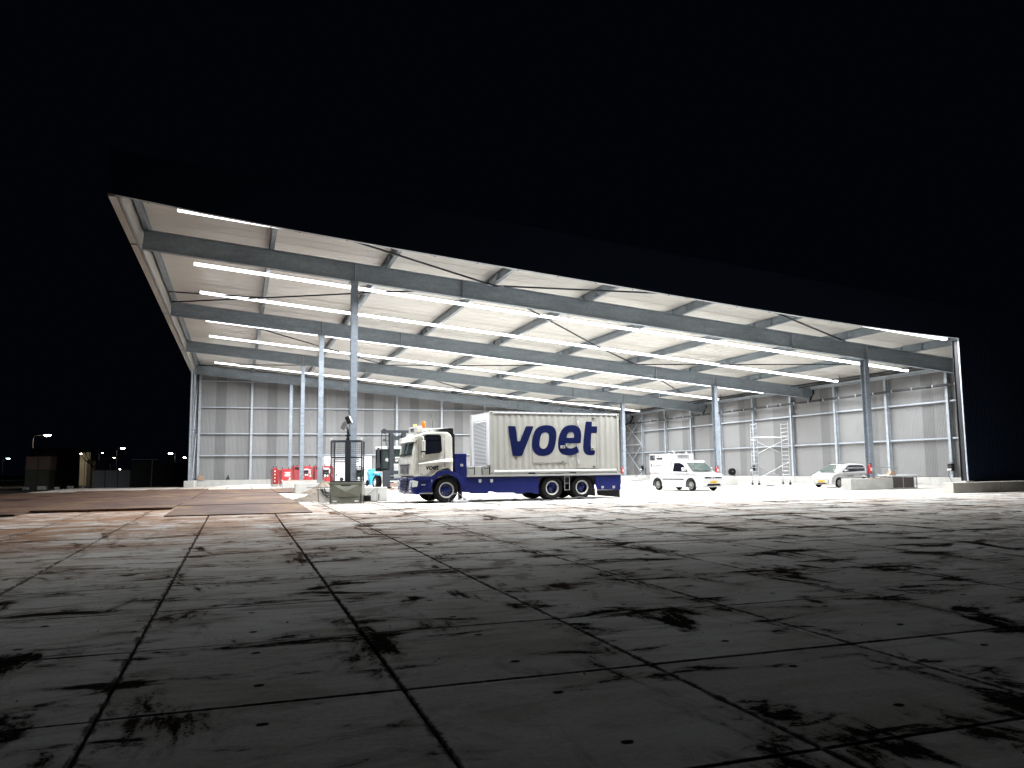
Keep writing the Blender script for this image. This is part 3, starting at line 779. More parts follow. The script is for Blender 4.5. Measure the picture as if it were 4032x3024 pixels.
# windscreen, set proud of the sloping front
def wsx(z): return 1.22 + (2.45 - z) * (1.33 - 1.22) / .55
b = MB()
rr = []
for z in (1.90, 2.47):
    x = wsx(z) + .012
    ring = [(x - .16, -1.10 + (z - 1.93) * .05, z), (x - .045, -1.00, z), (x, -.80, z), (x + .012, 0, z), (x, .80, z), (x - .045, 1.00, z), (x - .16, 1.10 - (z - 1.93) * .05, z)]
    rr.append(ring)
n_ = 7
vs = rr[0] + rr[1]
b.add(vs, [(i, i + 1, n_ + i + 1, n_ + i) for i in range(n_ - 1)])
b.build("windscreen", M_['glass'], cab, smooth=True)
b = MB(); b.bar((wsx(1.92) + .03, -.95, 1.915), (wsx(1.92) + .03, .95, 1.915), .03, .035); 
for s in (-1, 1): b.bar((wsx(1.93) - .03, s * 1.03, 1.92), (wsx(2.45) - .03, s * 1.01, 2.46), .035, .04)
b.build("windscreen_seal", M_['black'], cab)
for yy_ in (-.55, .15):
    b = MB(); b.bar((1.40, yy_, 1.86), (1.385, yy_ + .42, 1.955), .022); b.build("wiper", M_['black'], cab)
# sun visor
b = MB()
b.loft([[(1.10, y, 2.66), (1.30, y, 2.60), (1.44 - abs(y) * .12, y, 2.42), (1.42 - abs(y) * .12, y, 2.40), (1.24 - abs(y) * .06, y, 2.52)] for y in (-1.16, -.9, -.4, 0, .4, .9, 1.16)])
b.build("sun_visor", M_['cream'], cab, smooth=True)
# front panel relief: upper cover, emblem plate, lower lip
b = MB(); b.prism([(1.378, -.62, 1.14), (1.378, .62, 1.14), (1.378, .66, 1.50), (1.378, -.66, 1.50)], (.02, 0, 0)); b.build("front_grille", M_['chrome'], cab, bevel=.01)
b = MB(); b.prism([(1.40, -.50, 1.18), (1.40, .50, 1.18), (1.40, .52, 1.42), (1.40, -.52, 1.42)], (.006, 0, 0)); b.build("grille_mesh", M_['textg'], cab)
text("badge", "DAF", .16, M_['chrome'], cab, (1.409, -.17, 1.25), (PI / 2, 0, PI / 2))
b = MB(); b.bx(1.375, 1.40, -.72, .72, 1.505, 1.53); b.build("grille_bar", M_['black'], cab)
b = MB()
b.cyl((1.33, 1.0, 1.80), (1.36, 1.0, 1.80), .0, 4)
# doors: seam, window, handle, stripe ledge, logo, both sides
for s in (1, -1):
    y0 = s * 1.203
    dz = lambda z: s * (cab_hw(0.5, z) + .004)
    d = empty("door"); d.parent = cab
    b = MB(); pw = [(1.05, 1.90), (.93, 2.62), (.80, 2.68), (.28, 2.68), (.22, 2.62), (.20, 2.06), (.28, 1.98)]
    b.add([(x, dz(z), z) for x, z in pw] + [(x, dz(z) - s * .012, z) for x, z in pw], [tuple(range(7))] + [(i, (i + 1) % 7, 7 + (i + 1) % 7, 7 + i) for i in range(7)])
    b.build("side_window", M_['glassd'], d)
    b = MB()
    for i in range(7):
        p, q = pw[i], pw[(i + 1) % 7]; b.bar((p[0], dz(p[1]) + s * .002, p[1]), (q[0], dz(q[1]) + s * .002, q[1]), .03, .012, up=(0, 1, 0))
    b.bar((.80, dz(2.5) + s * .004, 2.50), (.22, dz(2.5) + s * .004, 2.50), .014, .012); b.bar((.84, dz(2.3), 2.66), (.90, dz(2.0), 1.92), .025, .012, up=(0, 1, 0))
    b.build("window_seal", M_['black'], d)
    b = MB(); b.bar((1.16, y0, 1.06), (1.13, s * 1.17, 2.60), .008, .01, up=(0, 1, 0)); b.bar((.08, y0, 1.40), (.06, s * 1.172, 2.66), .007, .01, up=(0, 1, 0)); b.build("door_seam", M_['black'], d)
    b = MB(); b.prism([(1.12, y0 - s * .004, 1.545), (.1, y0 - s * .004, 1.62), (-.25, y0 - s * .004, 1.625), (-.25, y0 + s * .055, 1.70), (.1, y0 + s * .055, 1.70), (1.12, y0 + s * .012, 1.57)], (0, 0, .012)) if False else b.loft([[(1.14, y0 - s * .01, 1.53), (1.14, y0 + s * .006, 1.535), (1.14, y0 - s * .01, 1.56)], [(.4, y0 - s * .01, 1.60), (.4, y0 + s * .035, 1.605), (.4, y0 - s * .01, 1.69)], [(-.26, y0 - s * .01, 1.63), (-.26, y0 + s * .05, 1.635), (-.26, y0 - s * .01, 1.76)]])
    b.build("door_ledge", M_['cream'], d, smooth=False)
    b = MB(); b.tube([(.24, y0 + s * .004, 1.36), (.20, y0 + s * .012, 1.50), (.04, y0 + s * .012, 1.52)], .008, 6); b.bar((.06, y0 + s * .006, 1.40), (.06, y0 + s * .006, 1.47), .02, .012, up=(0, 1, 0)); b.build("door_handle", M_['greybox'], d)
    rot = (PI / 2, 0, PI) if s > 0 else (PI / 2, 0, 0)
    x0 = .86 if s > 0 else .30
    text("door_logo", "voet", .29, M_['textk'], d, (x0, y0 + s * .003, 1.31), rot, bold=.007, shear=.18)
    for k in range(2): text("door_lettering", "noodstroom aggregaten"[k * 11:k * 11 + 10], .045, M_['textg'], d, (x0 - s * .20, y0 + s * .003, 1.245 - .05 * k), rot)
    b = MB(); b.bx(.98, 1.10, y0 - .001, y0 + s * .004, 1.13, 1.155); b.build("model_badge", M_['textk'], d)
    # mirrors
    mr = empty("mirror"); mr.parent = cab
    b = MB(); b.loft([[(.98 + dx, s * (1.30 + dy), z) for dx, dy in ((-.06, -.09), (.06, -.07), (.08, .06), (-.02, .11), (-.07, .05))] for z in (2.04, 2.10, 2.38, 2.46)]); b.build("mirror_housing", M_['cream'], mr, bevel=.02, smooth=False)
    b = MB(); b.loft([[(.98 + dx, s * (1.30 + dy), z) for dx, dy in ((-.06, -.08), (.06, -.07), (.07, .06), (-.06, .08))] for z in (1.86, 1.99)]); b.build("lower_mirror_housing", M_['cream'], mr, bevel=.025)
    b = MB(); b.tube([(.98, s * 1.18, 2.60), (.98, s * 1.30, 2.58), (.98, s * 1.32, 2.44)], .03, 8); b.tube([(1.02, s * 1.19, 1.80), (1.02, s * 1.29, 1.81), (1.0, s * 1.30, 1.9)], .03, 8); b.build("mirror_arm", M_['cream'], mr, smooth=True)
b = MB(); b.cyl((1.36, -1.02, 1.80), (1.47, -1.12, 1.80), .055, 12); b.cyl((1.38, -.86, 1.80), (1.46, -.9, 1.80), .04, 12); b.build("front_mirror", M_['cream'], cab, smooth=True)
# blue lower front: bumper with grille slots and lamps
def bump_hw(x, z): return 1.20 - max(0, x - 1.15) * .5
bo = [(.62, .42), (.62, 1.02), (1.30, 1.02), (1.36, .96), (1.40, .62), (1.36, .40), (1.18, .34)]
bp = side_body("bumper", bo, bump_hw, M_['navy'], tk, .05)
for k, z in enumerate((.955, .84, .73, .62, .53)):
    w = (.50, .46, .44, .42, .38)[k]
    b = MB(); b.bx(1.385, 1.412, -w, w, z - .028, z + .022); b.build("grille_slot", M_['black'], bp)
    b = MB(); b.bx(1.375, 1.425, -w - .04, w + .04, z - .052, z - .030); b.build("grille_bar", M_['navy'], bp, bevel=.008)
b = MB(); b.bx(1.36, 1.43, -.10, .10, .335, .43); b.build("tow_jaw", M_['greybox'], bp, bevel=.01)
for s in (1, -1):
    pts = [(1.372, s * .76, .60), (1.372, s * .98, .64), (1.372, s * 1.05, .86), (1.372, s * .98, .91), (1.372, s * .80, .84)]
    b = MB(); b.prism(pts, (.04, 0, 0)); hl = b.build("headlight", M_['lamp'], bp, bevel=.015)
    b = MB(); b.cyl((1.40, s * .93, .80), (1.418, s * .93, .80), .055, 14); b.cyl((1.40, s * .90, .69), (1.418, s * .90, .69), .04, 12); b.build("headlight_reflector", M_['chrome'], hl, smooth=True)
    b = MB(); b.prism([(1.385, s * 1.09, .63), (1.20, s * 1.185, .66), (1.17, s * 1.20, .86), (1.385, s * 1.095, .91)], (0, s * .015, 0)); b.build("headlight_side", M_['lamp'], hl, bevel=.005)
    b = MB(); b.prism([(1.37, s * .70, .43), (1.35, s * .92, .45), (1.35, s * .92, .51), (1.37, s * .72, .52)], (.03, 0, 0)); b.build("fog_lamp", M_['lamp'], bp, bevel=.01)
    for q in range(3):
        b = MB(); b.bx(1.375, 1.40, s * (.70 + .09 * q) - .03, s * (.70 + .09 * q) + .03, .565, .59); b.build("marker_lamp", M_['lamp'], bp)
# step recess, fender, mudflap
for s in (1, -1):
    st = empty("cab_steps"); st.parent = tk
    b = MB(); b.bx(.58, 1.12, s * .75, s * 1.14, .36, 1.03); b.build("step_well", M_['black'], st)
    b = MB(); b.bx(.60, 1.10, s * 1.135, s * 1.20, .92, 1.04); b.build("sill_panel", M_['navy'], st, bevel=.01)
    b = MB(); b.bx(.62, 1.02, s * 1.12, s * 1.18, .70, .745); b.build("step_plate", M_['greybox'], st)
    b = MB(); b.bx(.55, 1.10, s * 1.10, s * 1.19, .37, .41); b.build("step_plate", M_['alu'], st)
    fo_ = arc(0, .50, .775, 8, 172, 18); fi = arc(0, .50, .63, 172, 8, 18)
    b = MB(); b.prism([(x, s * .80, z) for x, z in fo_ + fi], (0, s * .42, 0)); fd = b.build("front_fender", M_['navy'], tk, bevel=.015)
    b = MB(); b.bx(.60, .62, s * 1.18, s * 1.225, .82, .92); b.build("side_reflector", M_['lamp'], fd)
    b = MB(); b.bx(-.66, -.63, s * .78, s * 1.20, .14, .6); b.build("mudflap", M_['black'], tk)
# frame and bed
b = MB()
for s in (1, -1): b.bx(-7.9, 1.0, s * .35, s * .45, .72, .98)
for x in (-1, -2, -3, -4.4, -5.8, -7.2): b.bx(x - .06, x + .06, -.35, .35, .74, .95)
b.bx(-1.2, .6, -.4, .4, .55, .95)
b.build("chassis_frame", M_['anthra'], tk)
b = MB(); b.bx(-7.98, -.86, -1.20, 1.20, .985, 1.02); b.build("bed_floor", M_['navy'], tk)
for s in (1, -1):
    b = MB(); b.bx(-7.98, -.86, s * 1.17, s * 1.235, 1.00, 1.075); b.build("bed_rail", M_['greybox'], tk, bevel=.006)
    # skirts
    lo = [(-.60, .98), (-.60, .42), (-1.0, .38), (-1.02, .34), (-1.75, .33), (-1.8, .40), (-2.1, .38), (-2.15, .34), (-2.9, .33), (-3.0, .28), (-3.3, .27), (-3.4, .33), (-3.75, .32), (-3.8, .28), (-4.02, .28), (-4.02, .60), (-4.10, .98)]
    b = MB(); b.prism([(x, s * 1.16, z) for x, z in lo], (0, s * .045, 0)); sk_ = b.build("side_skirt", M_['navy'], tk, bevel=.008)
    for x in (-1.42, -1.92):
        b = MB(); b.prism([(x - .06, s * 1.205, .90), (x + .06, s * 1.205, .90), (x + .055, s * 1.205, .80), (x, s * 1.205, .755), (x - .055, s * 1.205, .80)], (0, s * .02, 0)); b.build("skirt_latch", M_['greybox'], sk_)
    b = MB(); b.bx(-3.5, -.8, s * 1.20, s * 1.215, .955, .975); b.build("skirt_seam", M_['black'], sk_)
    lo = [(-6.72, .98), (-6.72, .62), (-6.80, .37), (-7.96, .36), (-7.96, .98)]
    b = MB(); b.prism([(x, s * 1.16, z) for x, z in lo], (0, s * .045, 0)); sk_ = b.build("rear_skirt", M_['navy'], tk, bevel=.008)
    for x in (-7.05, -7.60):
        b = MB(); b.prism([(x - .06, s * 1.205, .53), (x + .06, s * 1.205, .53), (x + .055, s * 1.205, .45), (x, s * 1.205, .41), (x - .055, s * 1.205, .45)], (0, s * .02, 0)); b.build("skirt_latch", M_['greybox'], sk_)
    b = MB(); b.prism([(-6.80, s * 1.10, .36), (-7.95, s * 1.10, .36), (-7.95, s * 1.10, .03), (-6.85, s * 1.10, .14)], (0, s * .03, 0)); b.build("lower_valance", M_['black'], tk)
    # wheel housings
    for cx in (-4.653, -6.062):
        hp = [(cx + .70, .98), (cx + .66, .60)] + arc(cx, .50, .60, 10, 170, 12)[:] + [(cx - .66, .60), (cx - .70, .98)]
        b = MB(); b.prism([(x, s * .92, z) for x, z in hp], (0, s * .24, 0)); b.build("wheel_housing", M_['black'], tk)
    b = MB()
    for x in (-5.24, -5.47): b.bar((x, s * 1.19, .97), (x, s * 1.19, .38), .02)
    for z in (.40, .68, .95): b.bar((-5.24, s * 1.19, z), (-5.47, s * 1.19, z), .02)
    b.build("ladder", M_['greybox'], tk)
    b = MB(); b.bx(-7.99, -7.965, s * .75, s * 1.12, .50, .62); b.build("tail_light", M_['red'], tk)
b = MB(); b.bx(-8.0, -7.96, -1.16, 1.16, .60, .98); b.build("rear_panel", M_['navy'], tk)
for s in (1, -1):
    wheel(tk, (0, s * 1.03, .50), .50, .34, .305, M_['greybox'], M_['navy'], s, nuts=10, ring=.12)
    for cx in (-4.653, -6.062):
        for y_ in ((1.05, 0), (.72, 1)):
            if y_[1] == 0: wheel(tk, (cx, s * y_[0], .50), .50, .30, .29, M_['greybox'], M_['navy'], s, nuts=10, ring=.20 if cx < -5 else .22)
            else:
                b = MB(); b.lathe([(.29, -.14), (.45, -.14), (.49, -.09), (.5, 0), (.49, .09), (.45, .14), (.29, .14)], (cx, s * y_[0], .50)); b.build("inner_tyre", M_['rubber'], tk, smooth=True)
for cx in (0, -4.653, -6.062):
    b = MB(); b.cyl((cx, -.9, .50), (cx, .9, .50), .09, 10); b.build("axle", M_['anthra'], tk)
# blue locker behind the cab
b = MB(); b.bx(-.86, -.36, -1.19, 1.19, .97, 1.94); lk = b.build("locker", M_['navy'], tk, bevel=.02)
for s in (1, -1):
    b = MB(); b.bx(-.70, -.58, s * 1.19, s * 1.215, 1.43, 1.53); b.build("locker_latch", M_['greybox'], lk)
    b = MB(); b.bx(-.60, -.59, s * 1.19, s * 1.195, 1.0, 1.92); b.build("locker_seam", M_['black'], lk)
# grey tool boxes with lifting bows
for k, x in enumerate((-1.03, -1.37, -1.70)):
    b = MB(); b.bx(x - .145, x + .145, .80, 1.16, 1.076, 1.42); tb_ = b.build("tool_box", M_['greybox'], tk, bevel=.012)
    if k != 1:
        b = MB(); b.tube([(x - .10, 1.18, 1.40), (x - .08, 1.20, 1.34), (x + .08, 1.20, 1.34), (x + .10, 1.18, 1.40)], .016, 6); b.build("box_handle", M_['black'], tb_)
b = MB(); b.bx(-1.90, -1.86, .80, 1.19, 1.076, 1.46); b.bx(-1.20, -1.19, .80, 1.15, 1.08, 1.40); b.bx(-1.54, -1.53, .80, 1.15, 1.08, 1.40); b.build("box_divider", M_['black'], tk)
# black air deflector
b = MB(); rg_ = []
for y in (-1.10, -.95, -.5, 0, .5, .95, 1.10):
    k = 1 - (abs(y) / 1.2) ** 4 * .25
    rg_.append([(.55, y, 2.79), (.35, y, 2.79 + .10 * k), (.05, y, 2.79 + .19 * k), (-.22, y, 2.79 + .22 * k), (-.32, y, 2.79 + .19 * k), (-.34, y, 2.60), (-.30, y, 2.58), (-.24, y, 2.79)])
b.loft(rg_); b.build("air_deflector", M_['black'], tk, smooth=True)
for s in (1, -1):
    b = MB(); b.prism([(-.27, s * 1.05, 2.75), (-.36, s * 1.05, 2.72), (-.36, s * 1.05, 1.35), (-.30, s * 1.05, 1.35)], (0, s * .12, 0)); b.build("side_deflector", M_['black'], tk)
b = MB(); b.tube([(0.0, -.6, 2.95), (.02, -.62, 3.3), (.06, -.64, 3.62)], [.012, .008, .005], 5); b.build("aerial", M_['black'], tk)
# roof sign box, light bar, beacons
sg = empty("roof_sign"); sg.parent = tk
b = MB(); b.bx(.78, 1.02, -.72, .60, 2.80, 3.06); b.build("sign_box", M_['cream'], sg, bevel=.02)
text("sign_lettering", "voet", .26, M_['logo'], sg, (1.026, -.42, 2.86), (PI / 2, 0, PI / 2), bold=.008, shear=.15)
b = MB(); b.tube([(.72, .85, 2.92), (.40, .92, 2.93), (.10, .95, 2.95)], .028, 8); b.tube([(.72, .85, 2.92), (.86, .74, 2.95), (.92, .68, 3.02)], .035, 8)
for x in (.68, .12): b.cyl((x, .9, 2.80), (x, .9, 2.97), .035, 8)
b.tube([(.72, -.85, 2.92), (.40, -.92, 2.93), (.10, -.95, 2.95)], .028, 8)
b.build("roof_bar", M_['cream'], tk, smooth=True)
for (x, y, z, m) in ((.80, .72, 3.00, 'orange'), (.86, -.30, 3.06, 'yellow')):
    hh = .25 if m == 'orange' else .11
    b = MB(); b.lathe([(.001, 0), (.075, 0), (.072, hh * .85), (.05, hh), (.001, hh)], (x, y, z), axis='z', n=16); bc = b.build("beacon", M_[m], tk, smooth=True)
    b = MB(); b.cyl((x, y, z - .04), (x, y, z), .06, 12); b.build("beacon_base", M_['black'], bc)
if True:
    b = MB(); b.cyl((.80, .72, 3.04), (.80, .72, 3.20), .035, 8); b.build("beacon_reflector", M_['redd'], bc)

# ------------------------------------------------------------------ generator container on the truck
ct = empty("generator_container", (TR[0], TR[1], TR[2]), TH, "cream corrugated generator container with big navy voet lettering, standing on the truck bed", "container")
A0, A1, B0, ZC0, ZC1 = -1.880, -7.930, 1.219, 1.081, 3.665
fr = MB()
for x in (A0, A1):
    for s in (1, -1): fr.bx(x - (.10 if x == A0 else 0), x + (0 if x == A0 else .10), s * 1.10, s * B0, ZC0 + .1, ZC1 - .08)
b = MB()
for k, (x, s) in enumerate(((A0, 1), (A0, -1), (A1, 1), (A1, -1))):
    q = MB(); xi = x - .10 if x == A0 else x + .10
    q.bx(x, xi, s * 1.10, s * B0, ZC0 + .118, ZC1 - .118); q.build("corner_post", M_['cont'], ct)
    for z0, z1 in ((ZC0, ZC0 + .118), (ZC1 - .118, ZC1)):
        q = MB(); q.bx(x + (.005 if x == A0 else -.005), xi + (-.06 if x == A0 else .06), s * 1.06, s * (B0 + .004), z0, z1); cc = q.build("corner_casting", M_['cont'], ct, bevel=.008)
        q = MB(); q.cyl(((x + xi) / 2, s * (B0 + .003), (z0 + z1) / 2), ((x + xi) / 2, s * (B0 + .006), (z0 + z1) / 2), .028, 10); q.build("casting_hole", M_['black'], cc)
for s in (1, -1):
    b = MB(); b.bx(A0 - .10, A1 + .10, s * 1.15, s * (B0 - .006), ZC1 - .07, ZC1 - .01); b.build("top_rail", M_['contw'], ct)
    b = MB(); b.cyl((A0 - .16, s * 1.155, ZC0 + .10), (A1 + .18, s * 1.155, ZC0 + .10), .085, 14); b.build("bottom_rail", M_['greybox'], ct, smooth=True)
    for x in (-3.72, -5.62):
        b = MB(); b.bx(x - .15, x + .15, s * 1.10, s * (B0 + .012), ZC0 + .005, ZC0 + .11); b.build("fork_pocket", M_['black'], ct)
    # corrugated side, flat where the door and the hatch sit
    P_ = []; x = A0 - .10; end = A1 + .10; per = .278
    while x - per > end:
        P_ += [(x, 0), (x - per * .30, 0), (x - per * .5, .010), (x - per * .80, .010)]; x -= per
    P_ += [(x, 0), (end, 0)]
    z0, z1 = ZC0 + .16, ZC1 - .07
    b = MB(); ys = lambda d: s * (B0 - .022 - d)
    b.add([(px, ys(d), z0) for px, d in P_] + [(px, ys(d), z1) for px, d in P_], [(i, i + 1, len(P_) + i + 1, len(P_) + i) for i in range(len(P_) - 1)])
    b.build("corrugated_side", M_['cont'], ct)
def flat(name, x0, x1, z0, z1, d0, d1, m, parent=ct, bevel=0.0):
    b = MB(); b.bx(x0, x1, B0 - .022 + d0, B0 - .022 + d1, z0, z1); return b.build(name, M_[m], parent, bevel=bevel)
dr = flat("side_door", -6.86, -5.86, 1.33, 3.49, .0, .006, 'cont', bevel=.004)
for (x0, x1, z0, z1) in ((-6.88, -6.855, 1.31, 3.51), (-5.87, -5.845, 1.31, 3.51), (-6.88, -5.845, 3.485, 3.51), (-6.88, -5.845, 1.31, 1.335)): flat("door_frame", x0, x1, z0, z1, .003, .009, 'cont', dr)
flat("door_seam", -6.80, -6.792, 1.36, 3.46, .006, .0075, 'black', dr); flat("door_seam", -5.935, -5.928, 1.36, 3.46, .006, .0075, 'black', dr)
flat("door_lock", -6.74, -6.52, 2.06, 2.20, .014, .028, 'greybox', dr, .006); flat("lock_grip", -6.62, -6.54, 2.10, 2.15, .028, .04, 'black', dr)
for z in (3.44, 1.37): flat("door_catch", -6.72, -6.60, z - .018, z + .018, .012, .03, 'black', dr)
for z in (3.25, 1.60): flat("door_hinge", -5.93, -5.90, z - .1, z + .1, .012, .032, 'contw', dr)
ht = flat("side_hatch", -5.36, -3.80, 1.56, 2.98, .0, .006, 'cont', bevel=.004)
for (x0, x1, z0, z1) in ((-5.385, -5.36, 1.54, 3.0), (-3.80, -3.775, 1.54, 3.0), (-5.385, -3.775, 2.985, 3.01), (-5.385, -3.775, 1.53, 1.555)): flat("hatch_frame", x0, x1, z0, z1, .003, .009, 'cont', ht)
flat("hatch_lock", -5.28, -5.06, 2.15, 2.27, .014, .028, 'greybox', ht, .006); flat("lock_grip", -5.24, -5.16, 2.19, 2.235, .028, .04, 'black', ht)
flat("hatch_catch", -5.22, -5.10, 1.58, 1.60, .012, .03, 'black', ht)
# ridge lines between the plain panel joints
for x in (-5.46, -5.72, -7.02, -7.29): flat("panel_ridge", x - .01, x + .01, 1.30, 3.55, -.002, .0070, 'cont')
b = MB(); b.bx(A0 - .05, A1 + .05, -1.16, 1.16, ZC1 - .05, ZC1 - .02)
for k in range(20): b.bx(A0 - .25 - k * .285, A0 - .36 - k * .285, -1.17, 1.17, ZC1 - .02, ZC1 + .002)
b.build("container_roof", M_['contw'], ct)
b = MB(); b.bx(A1 + .02, A1 + .06, -1.12, 1.12, ZC0 + .1, ZC1 - .06); b.build("rear_end", M_['cont'], ct)
b = MB(); b.bx(A0 - .08, A0 - .03, -1.10, 1.10, ZC0 + .1, ZC1 - .06); b.build("front_end", M_['contw'], ct)
b = MB(); b.bx(A0 - .075, A0 - .02, -.46, .70, ZC0 + .14, ZC1 - .32)
lv = None
b = MB(); b.bx(A0 - .031, A0 - .022, -.78, .78, 1.26, 3.33); lv = b.build("vent_opening", M_['black'], ct)
lm = MB(); lm.prism([(0, -.78, .034), (.004, -.78, .037), (.046, -.78, .004), (.042, -.78, 0)], (0, 1.56, 0)); lme = lm.mesh("louvre_blade", M_['contw'])
for k in range(36): inst("louvre_blade", lme, lv, (A0 - .024, 0, 1.265 + k * .0572))
for s in (1, -1):
    b = MB(); b.bx(A0 - .03, A0 + .012, s * .78, s * .81, 1.24, 3.35); b.build("vent_frame", M_['contw'], ct)
# logo, traced letter by letter, printed on the side
def lp(name, outer, inner=None):
    y = B0 - .022 + .0078
    bm = bmesh.new()
    def loop(L):
        vs = [bm.verts.new((x, y, z)) for x, z in L]; return [bm.edges.new((vs[i], vs[(i + 1) % len(vs)])) for i in range(len(vs))]
    e = loop(outer)
    if inner: e += loop(inner)
    bmesh.ops.triangle_fill(bm, use_beauty=True, use_dissolve=False, edges=e)
    r = bmesh.ops.extrude_face_region(bm, geom=bm.faces[:])
    for v in [g_ for g_ in r['geom'] if isinstance(g_, bmesh.types.BMVert)]: v.co.y += .003
    me = bpy.data.meshes.new(name); bmesh.ops.recalc_face_normals(bm, faces=bm.faces); bm.to_mesh(me); bm.free(); me.materials.append(M_['logo'])
    return inst(name, me, ct)
def smooth_loop(L, it=2):
    for _ in range(it):
        L = [q for i in range(len(L)) for q in ((L[i][0] * .75 + L[(i + 1) % len(L)][0] * .25, L[i][1] * .75 + L[(i + 1) % len(L)][1] * .25), (L[i][0] * .25 + L[(i + 1) % len(L)][0] * .75, L[i][1] * .25 + L[(i + 1) % len(L)][1] * .75))]
    return L
V = [(-2.664, 3.058), (-2.70, 3.072), (-2.993, 3.068), (-3.014, 3.048), (-3.11, 2.245), (-3.467, 3.047), (-3.503, 3.073), (-3.80, 3.076), (-3.825, 3.04), (-3.302, 1.874), (-3.256, 1.832), (-2.887, 1.83), (-2.86, 1.862)]
OO = [(-4.422, 3.132), (-4.676, 3.102), (-4.832, 2.988), (-4.901, 2.757), (-4.846, 2.362), (-4.749, 2.066), (-4.564, 1.886), (-4.273, 1.822), (-3.985, 1.855), (-3.809, 2.002), (-3.741, 2.229), (-3.752, 2.489), (-3.839, 2.815), (-3.967, 2.996), (-4.167, 3.096)]
OI = [(-4.344, 2.826), (-4.489, 2.804), (-4.541, 2.689), (-4.519, 2.426), (-4.442, 2.213), (-4.314, 2.125), (-4.188, 2.138), (-4.092, 2.229), (-4.095, 2.425), (-4.149, 2.67), (-4.224, 2.785)]
EO = [(-5.602, 3.152), (-5.882, 3.115), (-6.037, 2.966), (-6.077, 2.732), (-6.04, 2.40), (-6.031, 2.371), (-6.0, 2.369), (-5.34, 2.369), (-5.307, 2.36), (-5.333, 2.23), (-5.45, 2.148), (-5.636, 2.148), (-5.81, 2.235), (-5.844, 2.247), (-5.86, 2.22), (-5.951, 2.01), (-5.93, 1.98), (-5.705, 1.866), (-5.407, 1.84), (-5.15, 1.901), (-4.987, 2.049), (-4.944, 2.296), (-4.998, 2.659), (-5.152, 2.958), (-5.34, 3.099)]
EI = [(-5.558, 2.855), (-5.688, 2.829), (-5.731, 2.73), (-5.72, 2.62), (-5.70, 2.596), (-5.67, 2.595), (-5.40, 2.595), (-5.372, 2.60), (-5.395, 2.728), (-5.464, 2.821)]
T_ = [(-6.302, 3.298), (-6.33, 3.302), (-6.58, 3.302), (-6.607, 3.28), (-6.587, 3.11), (-6.60, 3.099), (-6.84, 3.102), (-6.859, 3.08), (-6.832, 2.83), (-6.81, 2.809), (-6.58, 2.809), (-6.564, 2.80), (-6.514, 2.298), (-6.549, 2.191), (-6.72, 2.164), (-6.739, 2.14), (-6.706, 1.90), (-6.68, 1.875), (-6.457, 1.85), (-6.269, 1.897), (-6.159, 2.031), (-6.146, 2.298), (-6.259, 3.069)]
lp("letter_v", smooth_loop(V, 1)); lp("letter_o", smooth_loop(OO), smooth_loop(OI)); lp("letter_e", smooth_loop(EO, 1), smooth_loop(EI, 1)); lp("letter_t", smooth_loop(T_, 1))

# ------------------------------------------------------------------ white van with raised body
vn = empty("service_van", (25.55, 40.6, 0.0), -1.40, "white service van with high boxed roof, parked beside a column block", "van")
R_ = .335
def van_hw(x, z):
    w = .895
    if x > .35: w -= (x - .35) ** 2 * .42
    if x < -3.4: w -= .03
    return w - max(0, z - 1.2) * .05
WB = 3.0
vo_ = [(-3.75, .26), (-3.72, .95), (-3.70, 1.10), (-.45, 1.10), (.12, 1.06), (.55, .99), (.80, .90), (.88, .80), (.90, .55), (.93, .40), (.90, .22), (.45, .20)] + arc(0, R_, .40, -15, 195, 12) + [(-.44, .21), (-WB + .44, .21)] + arc(-WB, R_, .40, -15, 195, 12) + [(-WB - .44, .24)]
vb = side_body("van_body", vo_, van_hw, M_['white'], vn, .04)
# greenhouse and the box
def vg_hw(x, z): return .875 - (z - 1.05) * .13
gh = side_body("cab_roof", [(-1.8, 1.08), (.10, 1.06), (-.20, 1.28), (-.62, 1.66), (-.78, 1.74), (-1.8, 1.78)], vg_hw, M_['white'], vn, .03)
b = MB(); b.bx(-3.72, -1.70, -.885, .885, 1.08, 2.18); bxo = b.build("box_body", M_['white'], vn, bevel=.02)
ys_ = -1
for s in (-1, 1):
    f_ = lambda x, z, o=.006: (x, s * (vg_hw(x, z) + o), z)
    w1 = [(-1.58, 1.13), (-1.50, 1.62), (-1.05, 1.63), (-.72, 1.52), (-.30, 1.16), (-.28, 1.10)]
    b = MB(); b.prism([f_(x, z) for x, z in w1], (0, -s * .012, 0)); b.build("side_window", M_['glassd'], vn)
    b = MB(); b.bx(-.52, -.36, s * .90, s * 1.12, 1.14, 1.36); b.build("door_mirror", M_['white'], vn, bevel=.03)
    b = MB(); b.bx(-.62, -2.52, s * (.895), s * .915, .655, .70); b.build("rubbing_strip", M_['textk'], vn)
    b = MB(); b.bx(-2.75, -3.62, s * .888, s * .902, 1.02, 1.045); b.build("door_rail", M_['textg'], vn)
    b = MB(); b.bx(-.60, -.605, s * .89, s * .9, .3, 1.1); b.bx(-1.70, -1.705, s * .89, s * .9, .3, 1.1); b.build("door_seam", M_['textg'], vn)
    for cx in (0, -WB):
        fa = arc(cx, R_, .44, -10, 190, 12) + arc(cx, R_, .385, 190, -10, 12)
        b = MB(); b.prism([(x, s * .86 if cx else s * (.855), z) for x, z in fa], (0, s * .045, 0)); b.build("wheel_arch", M_['black'], vn)
        wheel(vn, (cx, s * .785, R_), R_, .21, .21, M_['chrome'], side=s, spokes=10)
b = MB(); b.bx(-3.4, .6, -.7, .7, .22, .5); b.build("underbody", M_['black'], vn)
